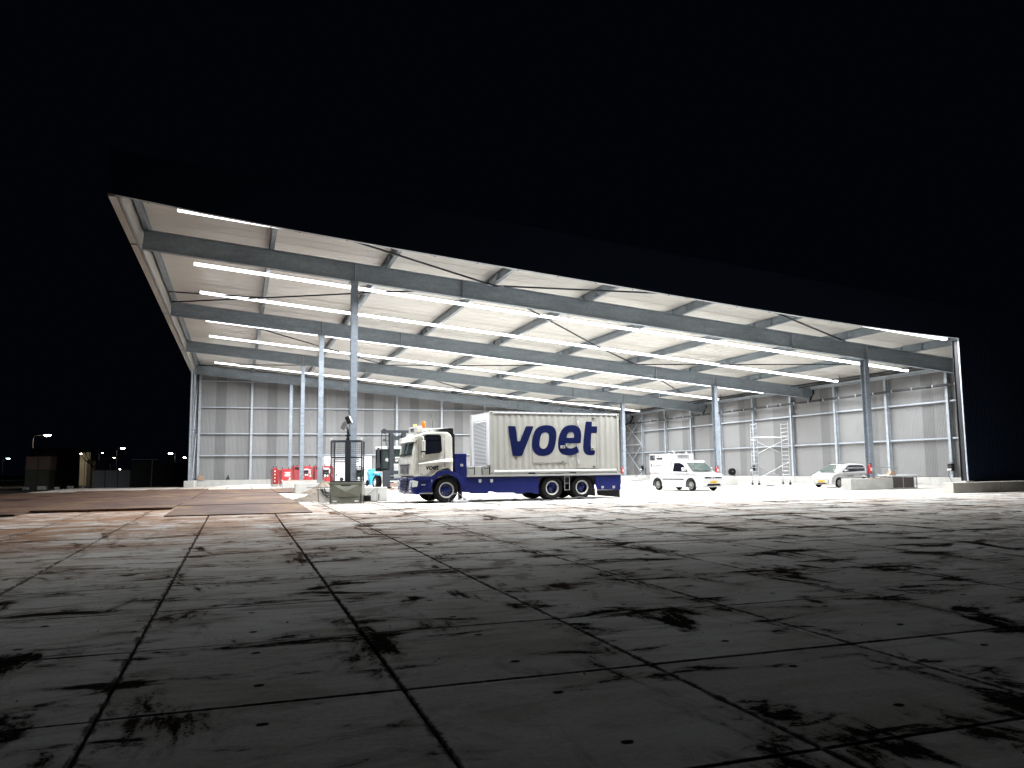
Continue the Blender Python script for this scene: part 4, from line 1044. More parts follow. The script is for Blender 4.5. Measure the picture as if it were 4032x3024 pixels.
b = MB(); b.add([(-.60, -.70, 1.625), (-.60, .70, 1.625), (.06, .76, 1.13), (.06, -.76, 1.13)], [(0, 1, 2, 3)]); b.v = [(x + .035, y, z + .03) for x, y, z in b.v]; b.build("windscreen", M_['glass'], vn)
for z, h in ((.80, .018), (.745, .018)):
    b = MB(); b.bx(.86, .905, -.62, -.13, z - h, z + h); b.bx(.86, .905, .13, .62, z - h, z + h); b.build("grille_strip", M_['black'], vn)
b = MB(); b.cyl((.88, 0, .775), (.915, 0, .775), .07, 16); b.build("badge", M_['chrome'], vn, smooth=True)
for s in (-1, 1):
    b = MB(); b.prism([(.80, s * .66, .84), (.86, s * .50, .84), (.86, s * .50, .73), (.80, s * .70, .73)], (.02, 0, 0)); b.build("headlight", M_['lamp'], vn, bevel=.01)
    b = MB(); b.prism([(.86, s * .52, .36), (.84, s * .74, .42), (.83, s * .74, .50), (.87, s * .60, .50)], (.035, 0, 0)); b.build("fog_lamp_recess", M_['black'], vn)
    b = MB(); b.bx(-3.735, -3.70, s * .74, s * .86, .95, 1.30); b.build("tail_light", M_['red'], vn)
b = MB(); b.prism([(.92, -.52, .30), (.92, .52, .30), (.915, .44, .42), (.915, -.44, .42)], (.02, 0, 0)); b.build("lower_grille", M_['black'], vn)
b = MB(); b.bx(.925, .94, -.26, .26, .46, .57); pl_ = b.build("number_plate", M_['plateyel'], vn)
text("plate_number", "VP-968-J", .10, M_['textk'], pl_, (.942, -.24, .475), (PI / 2, 0, PI / 2))
text("van_lettering", "DE KOCK", .185, M_['textg'], bxo, (-3.42, -.889, 1.42), (PI / 2, 0, 0), bold=.002, shear=.15)
b = MB(); b.prism([(-3.60, -.886, 1.42), (-3.52, -.886, 1.42), (-3.52, -.886, 1.60), (-3.60, -.886, 1.60)], (0, -.004, 0)); b.build("box_logo", M_['textk'], bxo)
for i, (t_, x) in enumerate((("ONDERHOUD", -1.35), ("0655 - 45 12 28", -1.40))): text("van_lettering", t_, .07, M_['textg'], vb, (x, -.902, .88 - .11 * i), (PI / 2, 0, 0))
b = MB(); b.bx(-3.66, -3.20, -.892, -.80, 1.80, 2.12); b.build("hatch_recess", M_['anthra'], bxo)
b = MB(); b.cyl((-3.28, -.90, 2.0), (-3.28, -.85, 2.0), .06, 12); b.build("recess_lamp", M_['chrome'], bxo)
b = MB(); b.bx(-3.0, -2.5, -.93, -.88, 1.86, 1.95); b.bx(-2.86, -2.76, -.895, -.88, 2.03, 2.10); b.build("box_marker", M_['anthra'], bxo)
for k in range(4):
    b = MB(); b.bx(-1.70, -1.685, -.35, .42, 1.95 + .042 * k, 1.968 + .042 * k); b.build("vent_slat", M_['textg'], bxo)
b = MB(); b.bx(-1.70, -1.69, .47, .485, 1.76, 2.17); b.build("box_seam", M_['textg'], bxo)
b = MB(); b.tube([(-2.3, -.1, 2.17), (-2.3, -.1, 2.28), (-2.3, -.3, 2.33)], .04, 8); b.build("roof_vent", M_['white'], vn, smooth=True)
b = MB(); b.box((-2.0, .2, 2.22), (.22, .2, .10)); b.build("roof_lamp", M_['black'], vn, bevel=.02)
b = MB(); b.lathe([(.001, .1), (.05, .08), (.07, 0), (.07, -.04)], (-1.85, .45, 2.2), axis='z', n=12); b.build("roof_beacon", M_['white'], vn, smooth=True)
# small towing frame behind the van
tw = empty("tow_frame", (24.45, 45.3, 0), -1.40, "small silver towing frame with jockey stand behind the white van", "trailer frame")
b = MB()
for y in (-.35, .35): b.bar((0, y, .56), (-1.1, y, .56), .06)
b.bar((0, -.4, .56), (0, .4, .56), .06); b.bar((-1.1, -.4, .56), (-1.1, .4, .56), .06); b.bar((-.5, -.4, .56), (-.5, .4, .56), .06)
b.build("frame_tube", M_['alu'], tw)
for x, y in ((-.1, -.35), (-1.0, .35)):
    b = MB(); b.bar((x, y, .0), (x, y, 1.0), .05); b.build("stand_leg", M_['alu'], tw)
b = MB(); b.box((-.35, -.1, .72), (.5, .3, .25)); b.build("winch_box", M_['greybox'], tw, bevel=.02)
b = MB(); b.tube([(-1.1, .2, .75), (-1.3, .3, .9), (-1.45, .2, .75)], .02, 6); b.build("winch_cable", M_['black'], tw)

# ------------------------------------------------------------------ small white car
cr = empty("small_car", (35.283, 41.576, 0), -2.936, "small white two-door car behind the right column, nose towards the hall centre", "car")
R2 = .295; W2 = 2.42
def up_hw(x, z):
    w = .82
    if x > .15: w -= (x - .15) ** 2 * .42
    if x < -2.6: w -= .03
    return w
uo = [(-2.93, .30), (-2.95, .70), (-2.90, .96), (-.35, .93), (.10, .90), (.42, .80), (.58, .70), (.64, .55), (.66, .38), (.62, .20), (.36, .19)] + arc(0, R2, .345, -17, 197, 12) + [(-.38, .19), (-W2 + .38, .19)] + arc(-W2, R2, .345, -17, 197, 12) + [(-W2 - .38, .22)]
ub = side_body("car_body", uo, up_hw, M_['white'], cr, .045)
def ug(x, z): return .80 - (z - .92) * .34
uu = side_body("car_roof", [(-2.90, .93), (.02, .91), (-.45, 1.20), (-.85, 1.40), (-1.25, 1.475), (-2.1, 1.48), (-2.65, 1.42), (-2.86, 1.25)], ug, M_['white'], cr, .035)
for s in (-1, 1):
    w1 = [(-.30, .955), (-.62, 1.10), (-.95, 1.28), (-1.22, 1.385), (-2.0, 1.40), (-2.62, 1.36), (-2.66, 1.02), (-1.4, .98)]
    b = MB(); b.prism([(x, s * (ug(x, z) + .005), z) for x, z in w1], (0, -s * .01, 0)); b.build("side_window", M_['glassd'], cr)
    b = MB(); b.bar((-1.95, s * (ug(0, 1.2) + .012), .99), (-1.92, s * (ug(0, 1.4) + .02), 1.40), .05, .01, up=(0, 1, 0)); b.build("door_pillar", M_['black'], cr)
    b = MB(); b.bx(-.72, -.55, s * .80, s * .98, 1.0, 1.11); b.build("door_mirror", M_['white'], cr, bevel=.03)
    b = MB(); b.bx(-1.98, -2.16, s * .822, s * .845, .77, .795); b.build("door_handle", M_['black'], cr)
    b = MB(); b.bx(-.55, -.556, s * .82, s * .823, .25, .92); b.bx(-2.02, -2.026, s * .82, s * .823, .45, .92); b.build("door_seam", M_['textg'], cr)
    b = MB(); b.prism([(.40, s * .60, .70), (.56, s * .44, .68), (.58, s * .46, .57), (.46, s * .66, .60)], (.02, 0, .015)); b.build("headlight", M_['lamp'], cr, bevel=.01)
    b = MB(); b.bx(-2.96, -2.88, s * .66, s * .79, .80, 1.2); b.build("tail_light", M_['red'], cr)
    for cx in (0, -W2): wheel(cr, (cx, s * .735, R2), R2, .18, .20, M_['chrome'], side=s, spokes=12)
b = MB(); b.bx(-2.6, .4, -.65, .65, .18, .4); b.build("underbody", M_['black'], cr)
b = MB(); b.add([(-.82, -.58, 1.385), (-.82, .58, 1.385), (-.02, .72, .95), (-.02, -.72, .95)], [(0, 1, 2, 3)]); b.v = [(x + .03, y, z + .03) for x, y, z in b.v]; b.build("windscreen", M_['glass'], cr)
b = MB(); b.bx(-.95, -.80, -.55, .55, 1.47, 1.50); b.build("roof_spoiler_shade", M_['black'], cr)
b = MB()
lo_ = [(.672, -.50, .50), (.672, .50, .50), (.672, .56, .46), (.672, .50, .29), (.672, .30, .26), (.672, -.30, .26), (.672, -.50, .29), (.672, -.56, .46)]
for i in range(8): b.bar(lo_[i], lo_[(i + 1) % 8], .018)
b.build("bumper_line", M_['black'], cr)
b = MB(); b.prism([(.665, -.34, .24), (.665, .34, .24), (.67, .28, .30), (.67, -.28, .30)], (.012, 0, 0)); b.build("lower_grille", M_['black'], cr)
b = MB(); b.bx(.665, .685, -.26, .26, .345, .455); p2 = b.build("number_plate", M_['plateyel'], cr)
text("plate_number", "TK-239-R", .10, M_['textk'], p2, (.688, -.24, .36), (PI / 2, 0, PI / 2))
b = MB(); b.bar((.655, -.42, .655), (.66, -.10, .64), .012); b.bar((.66, .10, .64), (.655, .42, .655), .012); b.bar((.665, -.05, .66), (.672, .05, .60), .014); b.build("nose_line", M_['textg'], cr)
text("door_lettering", "T3CHEPS", .17, M_['textg'], ub, (-.74, .824, .66), (PI / 2, 0, PI), bold=.003)
b = MB(); b.tube([(-2.5, 0, 1.46), (-2.62, 0, 1.56), (-2.68, 0, 1.66)], .006, 5); b.build("aerial", M_['black'], cr)

# ------------------------------------------------------------------ mobile light tower in its cage
LTx, LTy = 4.20, 32.9
lt = empty("light_tower", (LTx, LTy, gz(LTx, LTy)), math.radians(-14.5), "olive grey mobile light tower with mesh cage and folded floodlights", "light tower")
wx = .64
b = MB(); b.bx(-wx, wx, -.42, .62, .10, .80); base = b.build("base_box", M_['olive'], lt, bevel=.012)
b = MB(); b.bx(-wx - .02, wx + .02, -.44, .64, .78, .84); b.build("base_rim", M_['olive'], lt, bevel=.008)
b = MB(); b.bx(-wx, wx, -.43, .62, .0, .22); sk2 = b.build("base_skirt", M_['olive'], lt, bevel=.01)
for s in (-1, 1):
    b = MB(); b.bx(s * .43 - .08, s * .43 + .08, -.438, -.42, .07, .125); b.build("fork_opening", M_['sticker'], sk2, bevel=.01)
    b = MB(); b.bar((s * .59, -.445, .08), (s * .59, -.445, .38), .02); b.build("corner_handle", M_['black'], lt)
# pressed X in the front panel: four facets meeting at a proud centre
b = MB(); c_ = (0, -.52, .48); q = [(-.52, -.425, .28), (.52, -.425, .28), (.52, -.425, .76), (-.52, -.425, .76)]
b.add(q + [c_], [(0, 1, 4), (1, 2, 4), (2, 3, 4), (3, 0, 4)]); b.build("pressed_front_panel", M_['olive'], base)
b = MB(); b.bx(-.19, .19, -.447, -.430, .66, .74); nm = b.build("name_plate", M_['anthra'], base, bevel=.008)
# cage
for s in (-1, 1):
    for y in (-.38, .58):
        b = MB(); b.bar((s * .60, y, .84), (s * .60, y, 2.50), .045); p_ = b.build("cage_post", M_['anthra'], lt)
        if y < 0:
            b = MB(); b.lathe([(.035, -.012), (.05, 0), (.035, .012), (.022, 0), (.035, -.012)], (s * .60, y, 2.56), n=12); b.build("lifting_eye", M_['alu'], p_, smooth=True)
for z in (.86, 1.84, 2.50):
    for (xa, ya_, xb, yb_) in ((-.6, -.38, .6, -.38), (-.6, .58, .6, .58), (-.6, -.38, -.6, .58), (.6, -.38, .6, .58)):
        b = MB(); b.bar((xa, ya_, z), (xb, yb_, z), .035, .05); b.build("cage_rail", M_['anthra'], lt)
for (xa, ya_, xb, yb_) in ((-.6, -.38, .6, -.38), (-.6, .58, .6, .58), (-.6, -.38, -.6, .58), (.6, -.38, .6, .58)):
    m_ = MB(); L = math.hypot(xb - xa, yb_ - ya_); nx = int(L / .085)
    if ya_ == yb_ == -.38: rng = [k for k in range(1, nx)]
    for k in range(1, nx):
        t = k / nx; m_.bar((xa + (xb - xa) * t, ya_ + (yb_ - ya_) * t, .88), (xa + (xb - xa) * t, ya_ + (yb_ - ya_) * t, 2.48), .006)
    for k in range(1, 19): m_.bar((xa, ya_, .86 + k * .087), (xb, yb_, .86 + k * .087), .006)
    o = m_.build("cage_mesh", M_['anthra'], lt); o['kind'] = 'stuff'
b = MB(); b.bx(-.10, .12, -.02, .20, .84, 2.50); b.build("mast_housing", M_['anthra'], lt)
b = MB(); b.bx(-.07, .07, .02, .16, 2.45, 2.62); b.cyl((0, .09, 2.55), (0, .09, 2.98), .045, 10); b.build("mast", M_['black'], lt)
b = MB(); b.bx(-.11, .11, .0, .18, 2.70, 2.76); b.build("mast_collar", M_['black'], lt)
b = MB(); b.bx(-.55, .50, -.3, .5, .85, .90); b.build("deck_plate", M_['black'], lt)
b = MB(); b.lathe([(.001, -.06), (.07, -.06), (.07, .06), (.001, .06)], (-.20, -.2, .97), n=12); b.build("cable_reel", M_['chrome'], lt)
for k, (x, z, ry, nm_) in enumerate(((.12, 3.36, .42, 'sticker'), (.05, 3.10, .55, 'alu'))):
    R3 = Matrix.Rotation(ry, 3, 'Y')
    hd = empty("floodlight"); hd.parent = lt; hd.location = (x - .06 - .1 * k, .05, z); hd.rotation_euler = (0, -ry if k == 0 else ry, 0)
    b = MB(); b.bx(-.13, .05, -.18, .18, -.15, .17); b.build("lamp_housing", M_['black'], hd, bevel=.02)
    b = MB(); b.bx(.052, .07, -.16, .16, -.13, .15); b.build("lamp_lens", M_[nm_], hd)
    if k:
        for q in range(4):
            b = MB(); b.bx(-.12 + .05 * q, -.095 + .05 * q, -.20, -.18, -.14, .15); b.build("cooling_fin", M_['alu'], hd)
b = MB(); b.tube([(0, .09, 2.96), (-.06, .07, 3.02), (-.02, .05, 3.2), (.02, .05, 3.34)], .03, 8); b.build("lamp_bracket", M_['black'], lt)
b = MB(); b.tube([(.62, .2, .30), (.75, .1, .28)], .02, 6); b.build("side_socket", M_['black'], lt)

# ------------------------------------------------------------------ low concrete blocks round the columns
def block(name, x0, x1, y0, y1, h, label, m='conc', z=None, grp="low concrete blocks round the columns"):
    cx, cy = (x0 + x1) / 2, (y0 + y1) / 2
    b = MB(); b.bx(x0 - cx, x1 - cx, y0 - cy, y1 - cy, 0, h)
    o = b.build(name, M_[m], None, loc=(cx, cy, gz(cx, cy) if z is None else z), bevel=.018); return tag(o, label, "concrete block", grp)
ybk = lambda k: (YB[k] - .38, YB[k] + .38)
block("concrete_block", 3.42, 4.98, *ybk(0), .62, "grey concrete block with cable loops hanging over it, left of the light tower", 'conc2')
block("concrete_block", 4.995, 5.96, *ybk(0), .62, "middle concrete block of the nearest left column's row, mostly hidden by the light tower", 'conc')
block("concrete_block", 5.97, 6.44, *ybk(0), .62, "end piece of the concrete block row just right of the light tower", 'conc')
block("concrete_block", 3.42, 6.46, *ybk(1), .62, "long white concrete block round the second left column, beside the cloth heap")
block("concrete_block", 3.42, 6.46, *ybk(2), .62, "long white concrete block round the third left column, timber lying on it")
block("concrete_block", 3.42, 6.46, *ybk(3), .62, "long white concrete block round the farthest left column, near the back wall")
block("concrete_block", 32.38, 32.78, *ybk(0), .62, "short concrete end block in front of the small white car")
block("concrete_block", 32.79, 35.36, *ybk(0), .62, "long concrete block round the nearest right column, dark stillage at its end")
block("concrete_block", 32.6, 35.66, *ybk(1), .62, "long concrete block behind the white van, round the second right column")
block("concrete_block", 32.6, 35.66, *ybk(2), .62, "long concrete block behind the truck tail, round the third right column")
block("concrete_block", 32.6, 35.66, *ybk(3), .62, "long concrete block round the farthest right column")
o = MB(); o.bx(-1.25, 1.25, -.09, .09, 0, .05); o = o.build("timber_beam", M_['wood'], None, loc=(4.75, YB[2] - .47, .55)); o.rotation_euler = (0, 0, 0)
o.location = (5.1, YB[2] - .26, .622); tag(o, "weathered timber beam lying on the white block by the third left column", "timber")
# ------------------------------------------------------------------ fire extinguishers, socket boxes
def extinguisher(x, y, z, label):
    t = empty("fire_extinguisher", (x, y, z), 0, label, "fire extinguisher", "red fire extinguishers on the columns")
    b = MB(); b.lathe([(.001, 0), (.085, 0), (.09, .03), (.09, .40), (.06, .47), (.03, .50), (.001, .50)], (0, 0, 0), axis='z', n=16); b.build("cylinder", M_['red'], t, smooth=True)
    b = MB(); b.bx(-.03, .09, -.02, .02, .50, .56); b.tube([(.05, 0, .52), (.12, 0, .40), (.11, 0, .1)], .014, 6); b.build("valve", M_['black'], t)
    b = MB(); b.bx(-.055, .055, -.098, -.086, .14, .32); b.build("label_sticker", M_['pink'], t)
    b = MB(); b.bx(-.12, .12, .06, .09, -.03, .45); b.build("back_board", M_['red'], t)
extinguisher(33.85, YB[0] - .30, .92, "red fire extinguisher on the nearest right column, above the small car's tail")
extinguisher(33.92, YB[1] - .30, .90, "red fire extinguisher on the column behind the white van")
extinguisher(33.85, YB[2] - .30, .90, "red fire extinguisher on the column right behind the truck tail")
def socket_box(x, y, z, rz, label, grp="black power socket boxes"):
    t = empty("socket_box", (x, y, z), rz, label, "socket box", grp)
    b = MB(); b.bx(-.17, .17, -.22, 0, 0, .46); b.build("box_housing", M_['black'], t, bevel=.02)
    b = MB(); b.prism([(-.18, -.30, .44), (.18, -.30, .44), (.18, 0, .56), (-.18, 0, .56)], (0, 0, .03)); b.build("rain_hood", M_['textg'], t)
    for i in range(2):
        b = MB(); b.cyl((-.08 + .16 * i, -.22, .10), (-.08 + .16 * i, -.31, .06), .06, 10); b.build("socket", M_['sticker'], t, smooth=True)
    b = MB(); b.bx(-.12, .12, -.235, -.22, .24, .33); b.build("breaker_window", M_['glass'], t)
    b = MB(); b.tube([(0, -.25, .02), (-.08, -.28, -.3), (.03, -.2, -.6), (.10, -.25, -.75)], .014, 5); b.build("cable", M_['black'], t)
socket_box(XA + .32, YB[0] - .05, .95, 0, "socket box on the nearest left column, behind the light tower cage")
socket_box(XA + .38, YB[1] - .05, 1.0, 0, "socket box with pale hood on the second left column, before a red unit")
socket_box(XA + .38, YB[2] - .05, 1.0, 0, "socket box with pale hood on the third left column, before a red unit")
socket_box(XA + .42, YB[3] - .05, 1.0, 0, "socket box on the farthest left column, right of the front red unit")
socket_box(XR - .36, 39.25, .95, -PI / 2, "socket box with blue hatches on the right wall post beside the dark front bay")
socket_box(XR - .36, 59.95, .95, -PI / 2, "socket box on the right wall post behind the scaffold tower")
socket_box(XR - .36, 80.4, 1.1, -PI / 2, "socket box on the right wall post beside the X braces")
# hose reel on the plinth
t = empty("hose_reel", (42.7, 62.9, .545), 0, "black hose reel standing on the plinth between van and scaffold tower", "hose reel")
b = MB(); b.lathe([(.10, -.14), (.32, -.14), (.32, -.11), (.24, -.10), (.24, .10), (.32, .11), (.32, .14), (.10, .14)], (0, 0, .36), n=20); b.build("drum", M_['black'], t, smooth=True)
b = MB(); b.bar((-.05, -.18, 0), (0, -.18, .36), .04); b.bar((.2, -.18, 0), (0, -.18, .36), .04); b.bar((-.05, .18, 0), (0, .18, .36), .04); b.bar((.2, .18, 0), (0, .18, .36), .04); b.build("stand", M_['black'], t)
b = MB(); b.lathe([(.001, -.16), (.08, -.16), (.08, -.13)], (0, 0, .36), n=12); b.build("hub", M_['chrome'], t)

# ------------------------------------------------------------------ aluminium scaffold tower
sf = empty("scaffold_tower", (35.8, 50.2, 0), math.radians(-8), "tall aluminium rolling scaffold tower with two ladder frames and cross braces", "scaffold")
SFW, SFD = 2.45, 1.0
def ladder(x):
    f = empty("ladder_frame"); f.parent = sf
    for y in (0, -SFD):
        b = MB(); b.cyl((x + (.42 if y else 0) * 0, y, .22), (x, y, 4.55), .024, 8); b.build("upright", M_['alu'], f, smooth=True)
    for k in range(15):
        z = .45 + .285 * k
        b = MB(); b.cyl((x, 0, z), (x, -SFD, z), .019, 6); b.build("rung", M_['alu'], f, smooth=True)
    return f
ladder(0); ladder(SFW)
for x in (0, SFW):
    for y in (0, -SFD):
        c_ = empty("caster"); c_.parent = sf; c_.location = (x, y, 0)
        b = MB(); b.lathe([(.03, -.03), (.095, -.03), (.10, 0), (.095, .03), (.03, .03)], (0, 0, .10), n=16); b.build("caster_wheel", M_['rubber'], c_, smooth=True)
        b = MB(); b.cyl((0, 0, .16), (0, 0, .34), .03, 8); b.bx(-.05, .05, -.04, .04, .13, .2); b.build("caster_stem", M_['anthra'], c_)
for y in (0, -SFD):
    b = MB(); b.cyl((0, y, .42), (SFW, y, .42), .022, 6); b.build("horizontal_brace", M_['alu'], sf)
b = MB(); b.cyl((0, -SFD, 3.48), (SFW, -SFD, 3.48), .022, 6); b.build("horizontal_brace", M_['alu'], sf)
b = MB(); b.cyl((0, 0, 3.48), (SFW, 0, 3.48), .022, 6); b.build("horizontal_brace", M_['alu'], sf)
for y, zs in ((-SFD, ((2.3, 3.4), (.5, 1.7))), (0, ((3.4, 2.3), (1.7, .5)))):
    for za, zc in zs:
        b = MB(); b.cyl((0, y, za), (SFW, y, zc), .02, 6); b.build("diagonal_brace", M_['alu'], sf)

# ------------------------------------------------------------------ stillage and board at the right column
st = empty("mesh_stillage", (35.45, 36.55, 0), math.radians(-7), "steel stillage with dark mesh front and white board top, at the right block's end", "stillage")
for x in (0, 1.45, 1.62):
    for y in (0, 1.0):
        b = MB(); b.bar((x, y, 0), (x, y, .74 if x < 1.6 else .78), .05); b.build("stillage_post", M_['alu'], st)
for x0, x1 in ((.04, .73), (.77, 1.43)):
    b = MB(); b.bx(x0, x1, .0, .015, .06, .66); b.build("mesh_panel", M_['mesh'], st)
b = MB(); b.bx(.05, 1.42, .95, .97, .06, .66); b.build("mesh_panel", M_['mesh'], st)
b = MB(); b.bar((.75, 0, .05), (.75, 0, .68), .03); b.build("mullion", M_['alu'], st)
for z in (.04, .70):
    b = MB(); b.bar((0, 0, z), (1.62, 0, z), .05); b.build("stillage_rail", M_['alu'], st)
    b = MB(); b.bar((0, 1.0, z), (1.62, 1.0, z), .05); b.build("stillage_rail", M_['alu'], st)
b = MB(); b.bx(-.02, 1.66, -.03, 1.03, .735, .765); b.build("top_board", M_['contw'], st)
o = MB(); o.bx(-1.2, 1.2, -.35, .35, 0, .035); o = o.build("white_board", M_['contw'], None, loc=(36.9, 37.9, .77)); o.rotation_euler = (0, 0, -.1); o.location = (36.75, 37.35, .768); tag(o, "long white board lying across the stillage top", "board")
hr = empty("guard_rail", (33.9, 38.3, 0), math.radians(-2), "thin galvanised tubular guard rail behind the stillage", "guard rail")
b = MB(); b.tube([(0, 0, 1.22), (3.5, 0, 1.22), (3.62, 0, 1.16), (3.66, 0, 1.05), (3.66, 0, .02)], .028, 8); b.build("top_tube", M_['alu'], hr, smooth=True)
b = MB(); b.tube([(2.4, 0, 1.2), (2.4, 0, .02)], .022, 8); b.build("upright_tube", M_['alu'], hr)
b = MB(); b.tube([(3.66, 0, .28), (5.4, -.1, .25)], .02, 6); b.build("lower_tube", M_['alu'], hr)
o = MB(); o.prism([(-.25, 0, 0), (.3, 0, 0), (.2, 0, .18), (.02, 0, .28), (-.12, 0, .12)], (0, .25, 0)); o = o.build("cardboard_scrap", M_['card'], None, loc=(35.85, 36.9, .768)); tag(o, "torn piece of brown cardboard on the stillage top", "cardboard")
o = MB(); o.bx(-.6, .6, -.2, .2, 0, .05); o = o.build("wooden_plank", M_['card'], None, loc=(34.6, 36.65, .622)); tag(o, "tan plank lying on the concrete block next to the right column", "plank")

# ------------------------------------------------------------------ red units, white generator, blue machine
def red_unit(x, y, rz, w, d, h, label, style):
    t = empty("red_unit", (x, y, 0), rz, label, "welding unit", "red machine cabinets near the back wall")
    if style == 'grille':
        b = MB(); b.bx(-w / 2, w / 2, -d / 2, d / 2, .25, h); b.build("cabinet", M_['red'], t, bevel=.03)
        b = MB(); b.bx(-w / 2 + .04, w / 2 - .04, -d / 2 - .012, -d / 2, .35, h - .4); b.build("grille", M_['redd'], t)
        b = MB(); b.bx(-w / 2 + .1, w / 2 - .1, -d / 2 - .012, -d / 2, h - .34, h - .08); b.build("control_panel", M_['black'], t)
    else:
        b = MB(); b.prism([(-w / 2, -d / 2, .25), (w / 2, -d / 2, .25), (w / 2, -d / 2, h - .22), (w / 2 - .12, -d / 2, h - .12), (w / 2 - .14, -d / 2, h), (-w / 2 + .18, -d / 2, h), (-w / 2, -d / 2, h - .14)], (0, d, 0)); b.build("cabinet", M_['red'], t, bevel=.015)
        if style == 'face':
            for k, (ww, xo) in enumerate(((.52, 0), (.36, .02), (.52, 0), (.50, -.02))):
                b = MB(); b.bx(xo - ww / 2 + .05, xo + ww / 2 + .05, -d / 2 - .008, -d / 2, h - .36 - .1 * k, h - .31 - .1 * k); b.build("lettering_bar", M_['sticker'], t)
            b = MB(); b.prism([(.14, -d / 2 - .004, h - .98), (.34, -d / 2 - .004, h - .98), (.30, -d / 2 - .004, h - .74), (.22, -d / 2 - .004, h - .74)], (0, -.006, 0)); b.build("warning_sticker", M_['pink'], t)
            b = MB(); b.bx(-w / 2 + .0, -w / 2 + .14, -d / 2 - .008, -d / 2, h - 1.06, h - .98); b.build("type_plate", M_['pink'], t)
        if style == 'end':
            for k in range(4):
                b = MB(); b.bx(-w / 2 + .04, -w / 2 + .26, -d / 2 - .02, -d / 2, .42 + .30 * k, .60 + .30 * k); b.build("socket_panel", M_['black'], t)
                b = MB(); b.cyl((-w / 2 + .15, -d / 2 - .03, .51 + .30 * k), (-w / 2 + .15, -d / 2 - .07, .51 + .30 * k), .075, 10); b.build("socket", M_['pink'], t)
        b = MB(); b.bx(-w / 2, w / 2, -d / 2 + .02, d / 2 - .02, .02, .25); b.build("base_frame", M_['greybox'], t)
    for x_ in (-w * .3, w * .25):
        b = MB(); b.tube([(x_, 0, h - .02), (x_, 0, h + .12)], .035, 8); b.build("exhaust_stub", M_['black'], t)
red_unit(3.22, 76.6, math.radians(4), .50, 2.0, 1.72, "red cabinet with four pale sockets, leftmost of the row", 'end')
red_unit(4.05, 74.0, math.radians(14), .98, .7, 1.62, "red cabinet with white lettering bars, in front of the leftmost one", 'face')
red_unit(5.03, 76.2, math.radians(8), .56, 1.2, 1.84, "dull red grille cabinet just left of the second column", 'grille')
red_unit(6.05, 76.3, math.radians(4), .92, .9, 1.84, "red cabinet with white lettering bars between the second and third columns", 'face')
red_unit(6.95, 76.2, math.radians(4), .56, 1.2, 1.86, "dull red grille cabinet half hidden left of the third column", 'grille')
red_unit(7.95, 76.3, math.radians(2), .92, .9, 1.86, "red cabinet with white lettering bars right of the third column", 'face')
wg = empty("white_generator", (7.75 + .95, 77.4, 0), 0, "large white voet generator enclosure behind the light tower cage", "generator")
wg.location = (9.95, 78.4, 0)
b = MB(); b.bx(-2.2, 2.2, -1.1, 1.1, .12, 2.74); b.build("enclosure", M_['contw'], wg, bevel=.03)
b = MB(); b.bx(-2.1, 2.1, -1.0, 1.0, .0, .14); b.build("skid", M_['anthra'], wg)
for z in (2.42, 2.20):
    b = MB(); b.bx(-1.35, 1.05, -1.112, -1.10, z, z + .11); g2 = b.build("vent_grille", M_['textg'], wg)
text("generator_logo", "voet", .62, M_['textk'], wg, (.02, -1.103, 1.50), (PI / 2, 0, 0), bold=.02, shear=.18)
for x in (-.75, .75):
    b = MB(); b.bx(x - .006, x + .006, -1.104, -1.10, .2, 2.1); b.build("door_seam", M_['textg'], wg)
b = MB(); b.cyl((-1.1, -1.13, 1.0), (-1.1, -1.10, 1.0), .07, 12); b.build("lock_knob", M_['black'], wg)
bm_ = empty("blue_machine", (11.15, 70.5, 0), math.radians(6), "bright blue wheeled machine with black tyres beside the forklift", "mobile machine")
b = MB(); b.loft([[(-.30, -.5, .12), (.30, -.5, .12), (.30, .5, .12), (-.30, .5, .12)], [(-.33, -.5, .95), (.33, -.5, .95), (.33, .5, .95), (-.33, .5, .95)], [(-.42, -.55, 1.18), (.42, -.55, 1.18), (.42, .5, 1.18), (-.42, .5, 1.18)], [(-.36, -.52, 1.32), (.36, -.52, 1.32), (.36, .5, 1.32), (-.36, .5, 1.32)]])
b.build("hopper_body", M_['cyan'], bm_, bevel=.02)
b = MB(); b.bx(-.30, .36, -.5, .45, 1.33, 1.50); b.build("lid", M_['cyan'], bm_, bevel=.04)
b = MB(); b.bx(-.28, .30, -.512, -.50, 1.14, 1.20); b.build("lid_band", M_['sticker'], bm_)
b = MB(); b.prism([(.02, -.506, .55), (.22, -.506, .62), (.24, -.506, .84), (.06, -.506, .78)], (0, -.004, 0)); b.build("fish_logo", M_['sticker'], bm_)
for s in (-1, 1):
    b = MB(); b.lathe([(.08, -.07), (.24, -.08), (.27, 0), (.24, .08), (.08, .07)], (0, 0, 0), axis='x', n=18); b.v = [(x + s * .44, y, z + .30) for x, y, z in b.v]; b.build("wheel", M_['rubber'], bm_, smooth=True)

